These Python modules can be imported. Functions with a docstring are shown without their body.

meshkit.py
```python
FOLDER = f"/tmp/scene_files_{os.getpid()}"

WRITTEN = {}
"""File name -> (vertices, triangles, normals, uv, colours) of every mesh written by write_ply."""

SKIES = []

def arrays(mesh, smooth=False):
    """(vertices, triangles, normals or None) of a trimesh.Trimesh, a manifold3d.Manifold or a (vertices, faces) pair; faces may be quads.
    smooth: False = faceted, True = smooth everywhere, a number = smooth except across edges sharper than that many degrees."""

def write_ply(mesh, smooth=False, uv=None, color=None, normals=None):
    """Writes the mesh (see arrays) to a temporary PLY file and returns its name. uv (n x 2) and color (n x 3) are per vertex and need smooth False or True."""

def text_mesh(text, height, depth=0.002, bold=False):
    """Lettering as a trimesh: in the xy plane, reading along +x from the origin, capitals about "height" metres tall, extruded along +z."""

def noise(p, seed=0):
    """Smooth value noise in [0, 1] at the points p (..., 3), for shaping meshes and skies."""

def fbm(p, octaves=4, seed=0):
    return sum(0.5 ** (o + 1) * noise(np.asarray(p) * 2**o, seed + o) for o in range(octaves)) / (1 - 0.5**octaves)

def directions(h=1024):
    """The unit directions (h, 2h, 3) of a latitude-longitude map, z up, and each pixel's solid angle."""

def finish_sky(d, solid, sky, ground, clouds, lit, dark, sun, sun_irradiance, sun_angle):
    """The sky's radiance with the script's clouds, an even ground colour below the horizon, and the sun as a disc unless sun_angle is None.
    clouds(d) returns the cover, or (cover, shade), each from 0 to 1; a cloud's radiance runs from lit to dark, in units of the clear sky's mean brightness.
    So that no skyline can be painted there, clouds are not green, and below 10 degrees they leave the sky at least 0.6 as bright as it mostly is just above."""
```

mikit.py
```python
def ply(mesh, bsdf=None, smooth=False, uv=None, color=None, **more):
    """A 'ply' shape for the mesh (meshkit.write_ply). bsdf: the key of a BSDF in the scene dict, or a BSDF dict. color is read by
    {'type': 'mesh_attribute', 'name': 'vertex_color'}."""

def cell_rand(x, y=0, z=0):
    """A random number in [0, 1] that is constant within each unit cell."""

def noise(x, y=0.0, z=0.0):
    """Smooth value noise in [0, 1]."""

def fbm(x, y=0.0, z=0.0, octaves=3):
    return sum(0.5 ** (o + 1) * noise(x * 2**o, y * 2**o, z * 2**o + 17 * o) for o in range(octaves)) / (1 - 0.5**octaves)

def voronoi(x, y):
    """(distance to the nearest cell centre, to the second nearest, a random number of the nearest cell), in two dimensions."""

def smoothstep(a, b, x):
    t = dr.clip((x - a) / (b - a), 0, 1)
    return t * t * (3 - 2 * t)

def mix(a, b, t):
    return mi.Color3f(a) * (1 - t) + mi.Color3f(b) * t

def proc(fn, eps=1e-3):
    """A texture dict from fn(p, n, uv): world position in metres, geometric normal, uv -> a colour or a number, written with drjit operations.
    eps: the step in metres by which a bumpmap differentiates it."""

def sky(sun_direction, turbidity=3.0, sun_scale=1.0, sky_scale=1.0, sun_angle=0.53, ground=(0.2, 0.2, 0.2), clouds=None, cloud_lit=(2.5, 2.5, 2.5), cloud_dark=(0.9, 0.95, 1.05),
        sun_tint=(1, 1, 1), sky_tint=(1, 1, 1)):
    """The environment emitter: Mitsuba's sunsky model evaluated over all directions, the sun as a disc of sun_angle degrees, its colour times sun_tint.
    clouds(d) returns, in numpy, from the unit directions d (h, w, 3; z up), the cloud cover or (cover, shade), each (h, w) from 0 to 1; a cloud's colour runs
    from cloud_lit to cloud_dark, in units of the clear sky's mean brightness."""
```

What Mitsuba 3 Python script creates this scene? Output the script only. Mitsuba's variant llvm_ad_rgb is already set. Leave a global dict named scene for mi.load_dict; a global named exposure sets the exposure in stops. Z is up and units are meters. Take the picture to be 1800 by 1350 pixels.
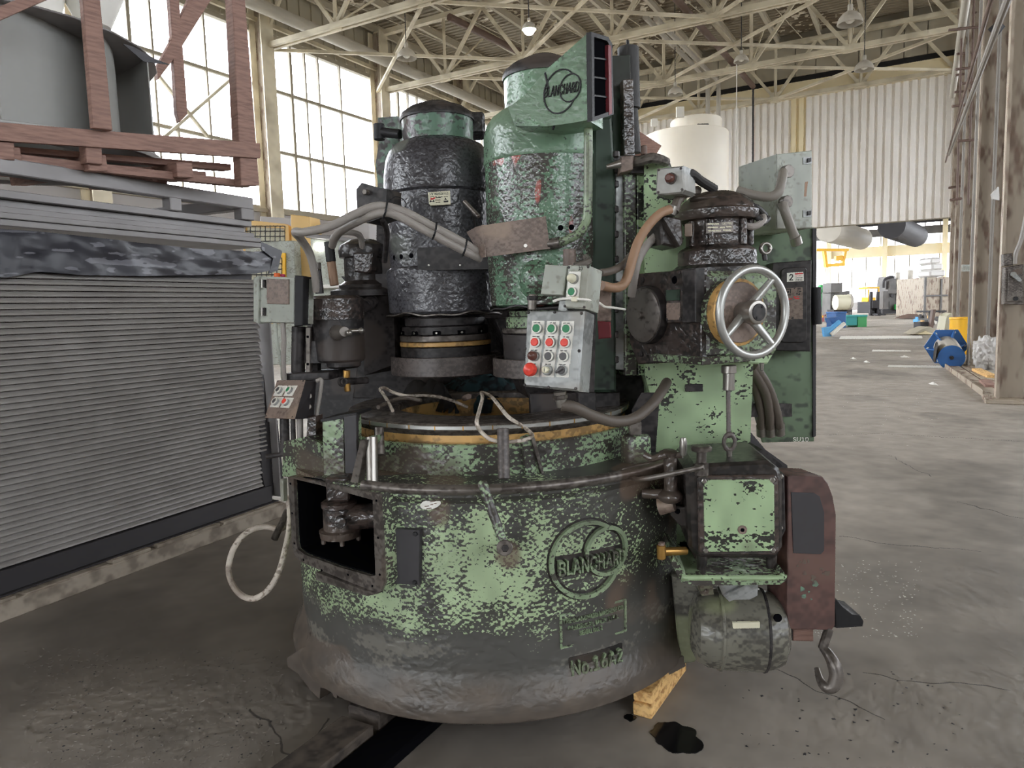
import math, random
import numpy as np, trimesh, drjit as dr, mitsuba as mi
import manifold3d as m3
from shapely.geometry import Polygon, LineString, Point
from shapely import affinity
import mikit, meshkit
from mikit import proc, fbm, noise, voronoi, smoothstep, mix, cell_rand

random.seed(7); np.random.seed(7)
T = mi.ScalarTransform4f
scene, labels = {}, {}

# ---------------------------------------------------------------- camera, sky, exposure
EYE_H, FPX, PITCH, ROLL, BYAW = 1.55, 1262.0, 0.1044, 0.0291, 0.5202   # BYAW: heading of the hall's long axis, to the right of the view
cp, sp, cr, sr = math.cos(PITCH), math.sin(PITCH), math.cos(ROLL), math.sin(ROLL)
FWD = np.array([0, cp, -sp]); _R = np.array([1, 0, 0.]); _D = np.array([0, -sp, -cp])
RT = cr*_R + sr*_D; DN = -sr*_R + cr*_D
EYE = np.array([0, 0, EYE_H])
scene['camera'] = dict(type='perspective', fov=math.degrees(2*math.atan(900/FPX)), fov_axis='x', near_clip=.05, far_clip=500.,
                       to_world=T().look_at(origin=EYE.tolist(), target=(EYE+FWD).tolist(), up=(-DN).tolist()))
SUNWARD = np.array([-.90, .05, .43])/np.linalg.norm([-.90, .05, .43])
def overcast(d):
    s = np.clip(.5 - .5*(d @ SUNWARD), 0, 1)                            # an even overcast, brighter towards the veiled sun
    return np.ones(d.shape[:2])*.985, np.clip(s**.8 + .10*(meshkit.fbm(d*2.2, 4, 3) - .5), 0, 1)
scene['sky'] = mikit.sky((-.72, -.35, .75), turbidity=4, sun_scale=0.0, sky_scale=1.0, clouds=overcast,
                         cloud_lit=(4.5, 4.7, 4.95), cloud_dark=(1.15, 1.2, 1.28), ground=(.25, .25, .24))
exposure = 4.86

# ---------------------------------------------------------------- naming
def num(key):
    if key not in scene and key not in labels: return key
    i = 1
    while f'{key}_{i:03d}' in scene or f'{key}_{i:03d}' in labels: i += 1
    return f'{key}_{i:03d}'
def thing(name, label, cat, group=None, kind=None):
    k = num(name); labels[k] = {'label': label, 'category': cat}
    if group: labels[k]['group'] = group
    if kind: labels[k]['kind'] = kind
    return k
def part(parent, name, mesh, mat, smooth=35, label=None, kind=None):
    k = num(parent + '__' + name)
    scene[k] = mikit.ply(mesh, mat, smooth=smooth)
    if label or kind:
        labels[k] = {}
        if label: labels[k]['label'] = label
        if kind: labels[k]['kind'] = kind
    return k
def solo(name, mesh, mat, label, cat, group=None, kind=None, smooth=35):
    k = num(name); scene[k] = mikit.ply(mesh, mat, smooth=smooth)
    labels[k] = {'label': label, 'category': cat}
    if group: labels[k]['group'] = group
    if kind: labels[k]['kind'] = kind
    return k
def struct(name, mesh, mat, smooth=False, label=None):
    k = num(name)
    if mesh is not None: scene[k] = mikit.ply(mesh, mat, smooth=smooth)
    labels[k] = {'kind': 'structure'}
    if label: labels[k]['label'] = label
    return k

# ---------------------------------------------------------------- geometry of the view: where a thing seen in a direction stands at a given distance
def ray(x, y):
    d = FWD + RT*((x-900)/FPX) + DN*((y-675)/FPX)
    return d/d[1]
def P(x, y, v): return EYE + ray(x, y)*v
def F(x, y, z=0.):
    d = ray(x, y); return EYE + d*((z-EYE_H)/d[2])
bx = np.array([math.cos(BYAW), -math.sin(BYAW), 0]); by = np.array([math.sin(BYAW), math.cos(BYAW), 0])
BM = np.eye(4); BM[:3, 0] = bx; BM[:3, 1] = by
def Bp(x, y, z): return x*bx + y*by + np.array([0, 0, z])
def bcoord(p): return np.array([p@bx, p@by, p[2]])
def onX(x, y, X):
    d = ray(x, y); return bcoord(EYE + d*(X/(d@bx)))
def onY(x, y, Y):
    d = ray(x, y); return bcoord(EYE + d*(Y/(d@by)))

cat = trimesh.util.concatenate
def xf(m, M): m = m.copy(); m.apply_transform(M); return m
def frame(o, ex, ey, ez):
    M = np.eye(4); M[:3, 0], M[:3, 1], M[:3, 2], M[:3, 3] = ex, ey, ez, o; return M
def hull(pts): return trimesh.convex.convex_hull(np.asarray(pts))
def rbox(sx, sy, sz, r=.004, c=(0, 0, 0)):
    a, b, h = sx/2, sy/2, sz/2; r = min(r, a*.45, b*.45, h*.45); pts = []
    for i in (-1, 1):
        for j in (-1, 1):
            for k in (-1, 1):
                pts += [(i*(a-r), j*(b-r), k*h), (i*(a-r), j*b, k*(h-r)), (i*a, j*(b-r), k*(h-r))]
    m = hull(pts); m.apply_translation(c); return m
def box(x0, y0, z0, x1, y1, z1, r=0):
    if r: return rbox(abs(x1-x0), abs(y1-y0), abs(z1-z0), r, ((x0+x1)/2, (y0+y1)/2, (z0+z1)/2))
    m = trimesh.creation.box((abs(x1-x0), abs(y1-y0), abs(z1-z0))); m.apply_translation(((x0+x1)/2, (y0+y1)/2, (z0+z1)/2)); return m
def axes(d):
    d = np.asarray(d, float); d = d/np.linalg.norm(d)
    a = np.array([0, 0, 1.]) if abs(d[2]) < .9 else np.array([0, 1., 0])
    ex = np.cross(a, d); ex /= np.linalg.norm(ex); return ex, np.cross(d, ex), d
def beam(p0, p1, w, h, roll=0):
    """a bar of section w x h (h upright) from p0 to p1"""
    p0, p1 = np.asarray(p0, float), np.asarray(p1, float); ex, ey, ez = axes(p1-p0)
    return xf(trimesh.creation.box((w, h, np.linalg.norm(p1-p0))), frame((p0+p1)/2, ex, ey, ez))
def rev(prof, seg=48):
    """profile of (r, z) turned about z, closed"""
    prof = np.asarray(prof, float); n = len(prof); a = np.arange(seg)*2*np.pi/seg
    v = np.stack([prof[None, :, 0]*np.cos(a)[:, None], prof[None, :, 0]*np.sin(a)[:, None], np.broadcast_to(prof[:, 1], (seg, n))], -1).reshape(-1, 3)
    f = []
    for i in range(seg):
        j = (i+1) % seg
        for k in range(n-1):
            A, Bq, C, D = i*n+k, j*n+k, j*n+k+1, i*n+k+1
            if prof[k, 0] > 1e-9: f.append((A, Bq, C))
            if prof[k+1, 0] > 1e-9: f.append((A, C, D))
    m = trimesh.Trimesh(v, f, process=False); m.merge_vertices(); m.update_faces(m.nondegenerate_faces()); return m
def lathe(prof, o=(0, 0, 0), d=(0, 0, 1), seg=48):
    """profile from bottom to top, ends closed on the axis by the caller or here"""
    prof = [tuple(q) for q in prof]
    if prof[0][0] > 1e-6: prof = [(0, prof[0][1])] + prof
    if prof[-1][0] > 1e-6: prof = prof + [(0, prof[-1][1])]
    ex, ey, ez = axes(d); return xf(rev(prof, seg), frame(o, ex, ey, ez))
def ring(r0, r1, z0, z1, o=(0, 0, 0), d=(0, 0, 1), seg=64, ch=.003):
    ch = min(ch, (r1-r0)*.3, (z1-z0)*.3)
    prof = [(r0, z0+ch), (r0+ch, z0), (r1-ch, z0), (r1, z0+ch), (r1, z1-ch), (r1-ch, z1), (r0+ch, z1), (r0, z1-ch), (r0, z0+ch)]
    ex, ey, ez = axes(d); return xf(rev(prof, seg), frame(o, ex, ey, ez))
def cyl(p0, p1, r, r1=None, seg=24, ch=.002):
    p0, p1 = np.asarray(p0, float), np.asarray(p1, float); L = np.linalg.norm(p1-p0); r1 = r if r1 is None else r1
    ch = min(ch, L*.3, r*.3, r1*.3)
    return lathe([(r-ch, 0), (r, ch), (r1, L-ch), (r1-ch, L)], p0, p1-p0, seg)
def smoothpath(pts, n=8):
    p = np.asarray(pts, float)
    if len(p) < 3: return p
    q = np.vstack([2*p[0]-p[1], p, 2*p[-1]-p[-2]]); out = []
    for i in range(1, len(q)-2):
        for t in np.arange(n)/n:
            a, b, c, d = q[i-1:i+3]
            out.append(.5*((2*b) + (c-a)*t + (2*a-5*b+4*c-d)*t*t + (3*b-a-3*c+d)*t**3))
    return np.vstack(out + [p[-1]])
def tube(pts, r, seg=10, smooth=8, rib=0):
    p = smoothpath(pts, smooth) if smooth else np.asarray(pts, float)
    t = np.gradient(p, axis=0); t /= np.linalg.norm(t, axis=1, keepdims=True) + 1e-12
    ex, ey, _ = axes(t[0]); n = len(p); rad = np.broadcast_to(np.asarray(r, float), (n,)).copy()
    if rib: rad *= 1 + rib*np.where(np.arange(n) % 2, 1, -1)
    V, a = [], np.arange(seg)*2*np.pi/seg
    for i in range(n):
        ex = ex - t[i]*(ex@t[i]); ex /= np.linalg.norm(ex); ey = np.cross(t[i], ex)
        V.append(p[i] + rad[i]*(np.cos(a)[:, None]*ex + np.sin(a)[:, None]*ey))
    V = np.vstack(V + [p[:1], p[-1:]]); f = []
    for i in range(n-1):
        for k in range(seg):
            A, Bq, C, D = i*seg+k, i*seg+(k+1) % seg, (i+1)*seg+(k+1) % seg, (i+1)*seg+k
            f += [(A, Bq, C), (A, C, D)]
    for k in range(seg):
        f += [(n*seg, (k+1) % seg, k), (n*seg+1, (n-1)*seg+k, (n-1)*seg+(k+1) % seg)]
    return trimesh.Trimesh(V, f, process=False)
def extrude(poly, h):
    return trimesh.creation.extrude_polygon(poly, h, engine='earcut')
def man(m):
    m = m.copy(); m.merge_vertices()
    return m3.Manifold(m3.Mesh(np.asarray(m.vertices, np.float32), np.asarray(m.faces, np.uint32)))
def unman(m):
    q = m.to_mesh(); return trimesh.Trimesh(np.array(q.vert_properties[:, :3]), np.array(q.tri_verts), process=False)

class Pl:
    """an upright, turned or tilted plane standing in the scene; local a to the right, b up, t towards the viewer"""
    def __init__(s, o, ex, ey):
        s.o = np.asarray(o, float); s.ex = np.asarray(ex, float)/np.linalg.norm(ex)
        s.n = np.cross(s.ex, ey); s.n /= np.linalg.norm(s.n); s.ey = np.cross(s.n, s.ex); s.M = frame(s.o, s.ex, s.ey, s.n)
    def hit(s, x, y):
        d = ray(x, y); p = EYE + d*(((s.o-EYE)@s.n)/(d@s.n)) - s.o; return p@s.ex, p@s.ey
    def w(s, x, y, t=0.):
        a, b = s.hit(x, y); return s.o + s.ex*a + s.ey*b + s.n*t
    def sc(s, x, y):                                                # metres per photo pixel at that spot
        d = ray(x, y); p = EYE + d*(((s.o-EYE)@s.n)/(d@s.n)); return (p-EYE)@FWD/FPX
    def slab(s, pts, depth, t=0., bev=0.003, holes=()):
        q = [s.hit(*p) for p in pts]; poly = Polygon(q, [[s.hit(*p) for p in h] for h in holes]).buffer(0)
        if poly.geom_type != 'Polygon': poly = max(poly.geoms, key=lambda g: g.area)
        if bev and not holes:
            inn = poly.buffer(-bev, join_style=2)
            if inn.geom_type == 'Polygon' and len(inn.exterior.coords) == len(poly.exterior.coords) and poly.convex_hull.area < poly.area*1.001:
                A, C = np.array(poly.exterior.coords)[:-1], np.array(inn.exterior.coords)[:-1]
                return xf(hull(np.vstack([np.c_[A, np.full(len(A), t-depth)], np.c_[A, np.full(len(A), t-bev)], np.c_[C, np.full(len(C), t)]])), s.M)
        m = extrude(poly, depth); m.apply_translation((0, 0, t-depth)); return xf(m, s.M)
    def rect(s, x0, y0, x1, y1, depth, t=0., r=.004):
        ym, xm = (y0+y1)/2, (x0+x1)/2
        a0, a1, b0, b1 = s.hit(x0, ym)[0], s.hit(x1, ym)[0], s.hit(xm, y1)[1], s.hit(xm, y0)[1]
        return xf(rbox(a1-a0, b1-b0, depth, r, ((a0+a1)/2, (b0+b1)/2, t-depth/2)), s.M)
    def disc(s, x, y, r, t0, t1, r1=None, seg=28):
        return cyl(s.w(x, y, t0), s.w(x, y, t1), r, r1, seg)
    def lathe(s, x, y, prof, seg=40):
        return lathe(prof, s.w(x, y), s.n, seg)
    def text(s, txt, x0, y0, x1, h, t=0., depth=.001, bold=False):
        """lettering whose base line runs from photo point (x0, y0) along the plane, as wide as to x1, letters h metres tall"""
        m = meshkit.text_mesh(txt, h, depth, bold); a0, b0 = s.hit(x0, y0); a1, _ = s.hit(x1, y0)
        m.apply_translation((-m.bounds[0, 0], 0, 0)); m.apply_scale(1) ; k = (a1-a0)/m.bounds[1, 0]
        m.apply_transform(np.diag([k, 1, 1, 1])); m.apply_translation((a0, b0, t)); return xf(m, s.M)
def pl(x, y, v, yaw=0., tilt=0.):
    a, b = math.radians(yaw), math.radians(tilt); n = np.array([math.sin(a), -math.cos(a), 0]); ex = np.array([math.cos(a), math.sin(a), 0])
    return Pl(P(x, y, v), ex, np.array([0, 0, math.cos(b)]) - n*math.sin(b))
def pl3(A, va, Bq, vb, C, vc):
    """through three photo points at their distances: left, right, below left"""
    a, b, c = P(*A, va), P(*Bq, vb), P(*C, vc); return Pl(a, b-a, a-c)
def path(*q): return [P(*p) for p in q]

# ---------------------------------------------------------------- materials
def rgb(*c): return {'type': 'rgb', 'value': list(map(float, c))}
def s2l(*c): return tuple(((x/255)/12.92 if x/255 <= .04045 else ((x/255+.055)/1.055)**2.4) for x in c)
def pmat(key, col, rough=.5, metal=0., two=False, spec=.5, bump=None, bscale=1., **kw):
    b = dict(type='principled', base_color=proc(col) if callable(col) else rgb(*col), roughness=proc(rough) if callable(rough) else float(rough), metallic=float(metal), specular=float(spec), **kw)
    if bump: b = {'type': 'bumpmap', 'arbitrary': proc(bump, eps=.002), 'scale': float(bscale), 'bsdf': b}
    scene[key] = {'type': 'twosided', 'bsdf': b}; return key
def pr(p, s, o=3, dx=0.): return fbm(p.x*s+dx, p.y*s+dx, p.z*s, o)

def paint(green, dark, rust, lo, hi, dirt=None, fine=70., coarse=7., wf=.5):
    def f(p, n, uv):
        m = (1-wf)*pr(p, coarse, 3) + wf*pr(p, fine, 2, 3.3)
        if dirt: m = m + dirt(p)
        c = mix(green, dark, smoothstep(lo, hi, m))
        c = c*(.82 + .36*noise(p.x*23, p.y*23, p.z*9))
        c = mix(c, dark, .42*smoothstep(.50, .78, pr(p, 3.6, 3, 14.)))
        return mix(c, rust, .8*smoothstep(.62, .7, pr(p, 4.3, 2, 9.1)))
    return f
def streak(p): return noise(p.x*16, p.y*16, p.z*1.5)
def base_dirt(p):
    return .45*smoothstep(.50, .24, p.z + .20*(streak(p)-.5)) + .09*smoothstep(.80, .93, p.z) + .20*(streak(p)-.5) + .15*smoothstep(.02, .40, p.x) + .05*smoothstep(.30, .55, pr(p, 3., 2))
GREEN, OIL, BROWN = s2l(152, 170, 134), s2l(62, 61, 57), s2l(96, 80, 68)
_bp = paint(GREEN, OIL, BROWN, .50, .60, base_dirt, 120., 10., .62)
def basecol(p, n, uv):
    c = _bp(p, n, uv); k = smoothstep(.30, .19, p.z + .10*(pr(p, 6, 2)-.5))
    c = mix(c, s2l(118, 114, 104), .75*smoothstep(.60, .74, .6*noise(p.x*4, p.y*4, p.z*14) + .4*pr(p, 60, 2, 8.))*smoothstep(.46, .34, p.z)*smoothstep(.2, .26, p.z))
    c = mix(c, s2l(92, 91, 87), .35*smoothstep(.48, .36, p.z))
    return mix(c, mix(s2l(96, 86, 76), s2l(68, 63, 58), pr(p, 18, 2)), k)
pmat('m_base', basecol, .42, bump=lambda p, n, uv: pr(p, 60, 2), bscale=.004)
pmat('m_green', paint(s2l(150, 172, 134), s2l(46, 46, 42), s2l(98, 92, 76), .585, .625, None, 95., 11., .45), .36, bump=lambda p, n, uv: pr(p, 45, 2), bscale=.003)
pmat('m_green_worn', paint(s2l(132, 152, 120), s2l(58, 54, 50), s2l(84, 74, 64), .44, .55, None, 100., 10., .5), .36, bump=lambda p, n, uv: pr(p, 45, 2), bscale=.004)
pmat('m_green_deep', paint(s2l(50, 64, 53), s2l(30, 34, 31), s2l(46, 46, 42), .50, .70, None, 40., 5.), .55, spec=.25)
def motor_col(p, n, uv):
    c = mix(s2l(88, 118, 94), s2l(58, 54, 48), smoothstep(.44, .56, .55*noise(p.x*17, p.y*17, p.z*2.2) + .45*pr(p, 85, 2)))
    c = mix(c, s2l(142, 74, 64), smoothstep(.67, .72, .6*pr(p, 11, 2, 5.) + .4*noise(p.x*24, p.y*24, p.z*7)))
    return mix(c, s2l(150, 168, 150), .7*smoothstep(.64, .72, pr(p, 120, 2, 2.)))
pmat('m_sheetgreen', paint(s2l(98, 116, 92), s2l(68, 78, 66), s2l(84, 88, 76), .54, .68, None, 30., 4.), .45)
pmat('m_emblem', paint(s2l(122, 138, 110), s2l(70, 70, 62), s2l(104, 110, 90), .54, .64, None, 120., 12.), .34)
pmat('m_motor', motor_col, .24, bump=lambda p, n, uv: pr(p, 70, 3), bscale=.0035, clearcoat=.8, clearcoat_gloss=.85)
pmat('m_hood', paint(s2l(108, 138, 112), s2l(62, 72, 62), s2l(104, 126, 104), .56, .68, None, 90., 6.), .26, bump=lambda p, n, uv: pr(p, 70, 3), bscale=.003, clearcoat=.6, clearcoat_gloss=.85)
pmat('m_darkmotor', paint(s2l(74, 74, 78), s2l(44, 42, 45), s2l(96, 100, 94), .40, .66, None, 110., 5.), .28, bump=lambda p, n, uv: pr(p, 55, 3), bscale=.005, clearcoat=.5, clearcoat_gloss=.8)
pmat('m_cap', paint(s2l(96, 124, 106), s2l(72, 70, 70), s2l(88, 66, 60), .46, .56, None, 50., 6.), .3, bump=lambda p, n, uv: pr(p, 32, 3), bscale=.005)
pmat('m_grease', paint(s2l(52, 47, 44), s2l(32, 30, 29), s2l(66, 57, 50), .45, .6, None, 45., 8.), .3, bump=lambda p, n, uv: pr(p, 40, 3), bscale=.004)
pmat('m_oilcast', paint(s2l(66, 55, 50), s2l(40, 36, 34), s2l(78, 68, 60), .42, .6, None, 60., 10.), .24, bump=lambda p, n, uv: pr(p, 60, 3), bscale=.006, clearcoat=.8, clearcoat_gloss=.85)
pmat('m_pumpmotor', paint(s2l(104, 102, 92), s2l(72, 70, 64), s2l(124, 128, 100), .42, .60, None, 60., 7.), .3, bump=lambda p, n, uv: pr(p, 50, 2), bscale=.003)
pmat('m_dark', paint(s2l(58, 54, 53), s2l(36, 34, 34), s2l(70, 62, 57), .4, .62, None, 50., 5.), .46, spec=.35)
pmat('m_steel', paint(s2l(112, 106, 100), s2l(74, 68, 64), s2l(92, 78, 68), .42, .64, None, 60., 6.), .36, metal=.5)
pmat('m_rustplate', paint(s2l(124, 108, 98), s2l(98, 84, 76), s2l(140, 122, 106), .4, .66, None, 90., 7.), .5)
pmat('m_guard', paint(s2l(94, 86, 82), s2l(70, 64, 61), s2l(106, 96, 88), .4, .66, None, 90., 7.), .42)
pmat('m_brownguard', paint(s2l(92, 66, 60), s2l(70, 52, 48), s2l(98, 74, 66), .4, .65, None, 30., 5.), .45)
pmat('m_greybox', paint(s2l(150, 152, 150), s2l(120, 122, 120), s2l(138, 136, 130), .4, .65, None, 60., 8.), .42, metal=.35)
pmat('m_palebox', paint(s2l(156, 160, 150), s2l(132, 132, 122), s2l(142, 142, 130), .52, .68, None, 60., 8.), .5)
pmat('m_black', (.016, .016, .017), .5, spec=.3)
pmat('m_rubber', (.03, .029, .028), .55, spec=.3)
pmat('m_hose', s2l(140, 134, 128), .5)
pmat('m_hosedark', s2l(84, 76, 68), .55)
pmat('m_hosetan', s2l(142, 112, 88), .55)
pmat('m_whitehose', paint(s2l(196, 186, 174), s2l(140, 128, 116), s2l(120, 106, 94), .52, .62, None, 90., 14.), .5)
pmat('m_wheel', s2l(176, 176, 172), .38, metal=.75)
pmat('m_chrome', s2l(150, 146, 140), .3, metal=.85)
pmat('m_bronze', paint(s2l(196, 156, 96), s2l(150, 118, 74), s2l(110, 88, 62), .5, .62, None, 60., 12.), .42, metal=.2)
pmat('m_brass', s2l(178, 138, 76), .32, metal=.8)
pmat('m_white', s2l(214, 212, 204), .5)
pmat('m_cream', s2l(204, 200, 176), .5)
pmat('m_btn_green', s2l(40, 120, 78), .3)
pmat('m_btn_red', s2l(214, 66, 52), .3)
pmat('m_btn_black', s2l(70, 68, 68), .35)
pmat('m_btn_brown', s2l(86, 54, 46), .25)
pmat('m_ink', s2l(36, 34, 34), .6)
pmat('m_inkred', s2l(190, 50, 52), .6)
pmat('m_red', s2l(104, 34, 40), .5)
pmat('m_conduit', s2l(126, 120, 112), .5)
pmat('m_orange', s2l(226, 104, 40), .45)
pmat('m_pink', s2l(196, 60, 96), .45)
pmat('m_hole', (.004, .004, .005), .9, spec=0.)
pmat('m_teal', lambda p, n, uv: mix(s2l(34, 62, 66), s2l(22, 26, 30), smoothstep(.4, .6, pr(p, 22, 3))), .8)
def wood(a, b, s=1.):
    return lambda p, n, uv: mix(a, b, smoothstep(.25, .8, fbm(p.x*14*s, p.y*14*s, p.z*90*s, 3)))
pmat('m_crate', wood(s2l(146, 114, 101), s2l(122, 93, 83)), .7)
pmat('m_pine', lambda p, n, uv: mix(s2l(214, 176, 116), s2l(168, 124, 70), smoothstep(.35, .75, fbm(p.x*60, p.y*60, p.z*60, 3))), .65)
pmat('m_timber', lambda p, n, uv: mix(s2l(156, 146, 132), s2l(118, 108, 96), smoothstep(.35, .75, pr(p, 14, 3))), .8)
pmat('m_timberdark', lambda p, n, uv: mix(s2l(78, 70, 62), s2l(46, 40, 36), smoothstep(.35, .7, pr(p, 20, 3))), .75)
pmat('m_slat', lambda p, n, uv: mix(s2l(150, 146, 142), s2l(128, 124, 120), pr(p, 7, 2)), .5, metal=.25)
pmat('m_sheet', lambda p, n, uv: mix(s2l(142, 139, 138), s2l(120, 117, 116), pr(p, 5, 2)), .5, metal=.2)
pmat('m_darksteel', s2l(56, 54, 56), .5, metal=.2)
pmat('m_plastic', lambda p, n, uv: mix(s2l(46, 46, 52), s2l(104, 104, 110), smoothstep(.58, .63, fbm(p.x*7, p.y*7, p.z*20, 3))), .3)
pmat('m_fan', s2l(150, 150, 146), .5, metal=.2)
# hall
CRACKS = []
for w_, pts in ((.007, ((1475, 944), (1545, 953), (1640, 962), (1730, 971))), (.005, ((1362, 1172), (1432, 1212), (1500, 1236), (1572, 1266))), (.005, ((1530, 1186), (1640, 1200), (1770, 1213))), (.006, ((424, 1250), (468, 1268), (494, 1318), (513, 1336), (545, 1300), (582, 1260))),
               (.008, ((1405, 764), (1560, 762), (1690, 770), (1800, 776))), (.006, ((1678, 884), (1800, 910))), (.005, ((1560, 800), (1640, 838)))):
    q = [F(*p_) for p_ in pts]; CRACKS += [(float(a[0]), float(a[1]), float(b[0]), float(b[1]), w_) for a, b in zip(q[:-1], q[1:])]
def floorcol(p, n, uv):
    a = pr(p, .55, 3); b = pr(p, 7, 3, 4.4); c = mix(s2l(158, 150, 140), s2l(136, 129, 120), smoothstep(.3, .7, a))
    c = c*(.78 + .44*b)
    wx = p.x + .13*(pr(p, 5.5, 3)-.5); wy = p.y + .13*(pr(p, 5.5, 3, 7.)-.5); crack = mi.Float(0)
    for ax_, ay_, bx_, by_, w_ in CRACKS:
        dx, dy = bx_-ax_, by_-ay_; t = dr.clip(((wx-ax_)*dx + (wy-ay_)*dy)/(dx*dx+dy*dy), 0, 1)
        crack = dr.maximum(crack, smoothstep(w_, w_*.3, dr.sqrt(dr.square(wx-ax_-dx*t) + dr.square(wy-ay_-dy*t))))
    oil = smoothstep(.60, .74, pr(p, .9, 3, 21.))*.22 + .30*smoothstep(1.15, .35, p.x + 1.1*(pr(p, 1.3, 3, 31.)-.5))*smoothstep(6.5, 4.2, p.y)  # random oil patches; second term paints shade left and in front of the machine
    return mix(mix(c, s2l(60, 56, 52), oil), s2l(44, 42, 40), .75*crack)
RPx, RPy = F(310, 1235)[:2]
def ROUGH(p): return smoothstep(.75, .35, dr.sqrt(dr.square(p.x-float(RPx)) + dr.square((p.y-float(RPy))*1.7)) + .5*(pr(p, 3, 2, 6.)-.5))
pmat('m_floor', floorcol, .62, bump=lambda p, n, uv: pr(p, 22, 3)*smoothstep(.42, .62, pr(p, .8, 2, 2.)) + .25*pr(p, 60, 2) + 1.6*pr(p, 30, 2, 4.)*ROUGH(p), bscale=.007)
pmat('m_truss', lambda p, n, uv: mix(s2l(216, 207, 184), s2l(178, 168, 146), smoothstep(.3, .8, pr(p, 1.6, 3))), .6)
pmat('m_purlin', s2l(184, 176, 158), .6)
pmat('m_deck', lambda p, n, uv: mix(s2l(146, 137, 120), mix(s2l(112, 100, 82), s2l(222, 214, 198), smoothstep(.6, .62, pr(p, 5, 2, 3.))), smoothstep(.50, .6, .6*pr(p, .35, 3)+.4*pr(p, 1.4, 2, 8.))), .7)
pmat('m_clad', lambda p, n, uv: mix(s2l(232, 228, 222), s2l(222, 217, 209), smoothstep(.3, .8, fbm(p.x*1.5, p.y*1.5, p.z*.4, 3))), .5)
pmat('m_cladcream', s2l(222, 208, 172), .6)
pmat('m_claddark', lambda p, n, uv: mix(s2l(184, 176, 156), s2l(152, 145, 130), pr(p, .8, 2)), .6)
pmat('m_greywall', lambda p, n, uv: mix(s2l(174, 170, 168), s2l(150, 146, 144), pr(p, .8, 3)), .7)
pmat('m_column', lambda p, n, uv: mix(s2l(158, 146, 130), mix(s2l(116, 104, 92), s2l(112, 84, 68), pr(p, 9, 2)), smoothstep(.46, .74, fbm(p.x*9, p.y*9, p.z*2.6, 3))), .55)
pmat('m_pipe', s2l(176, 170, 158), .5)
pmat('m_pipebrown', s2l(96, 76, 66), .55)
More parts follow.
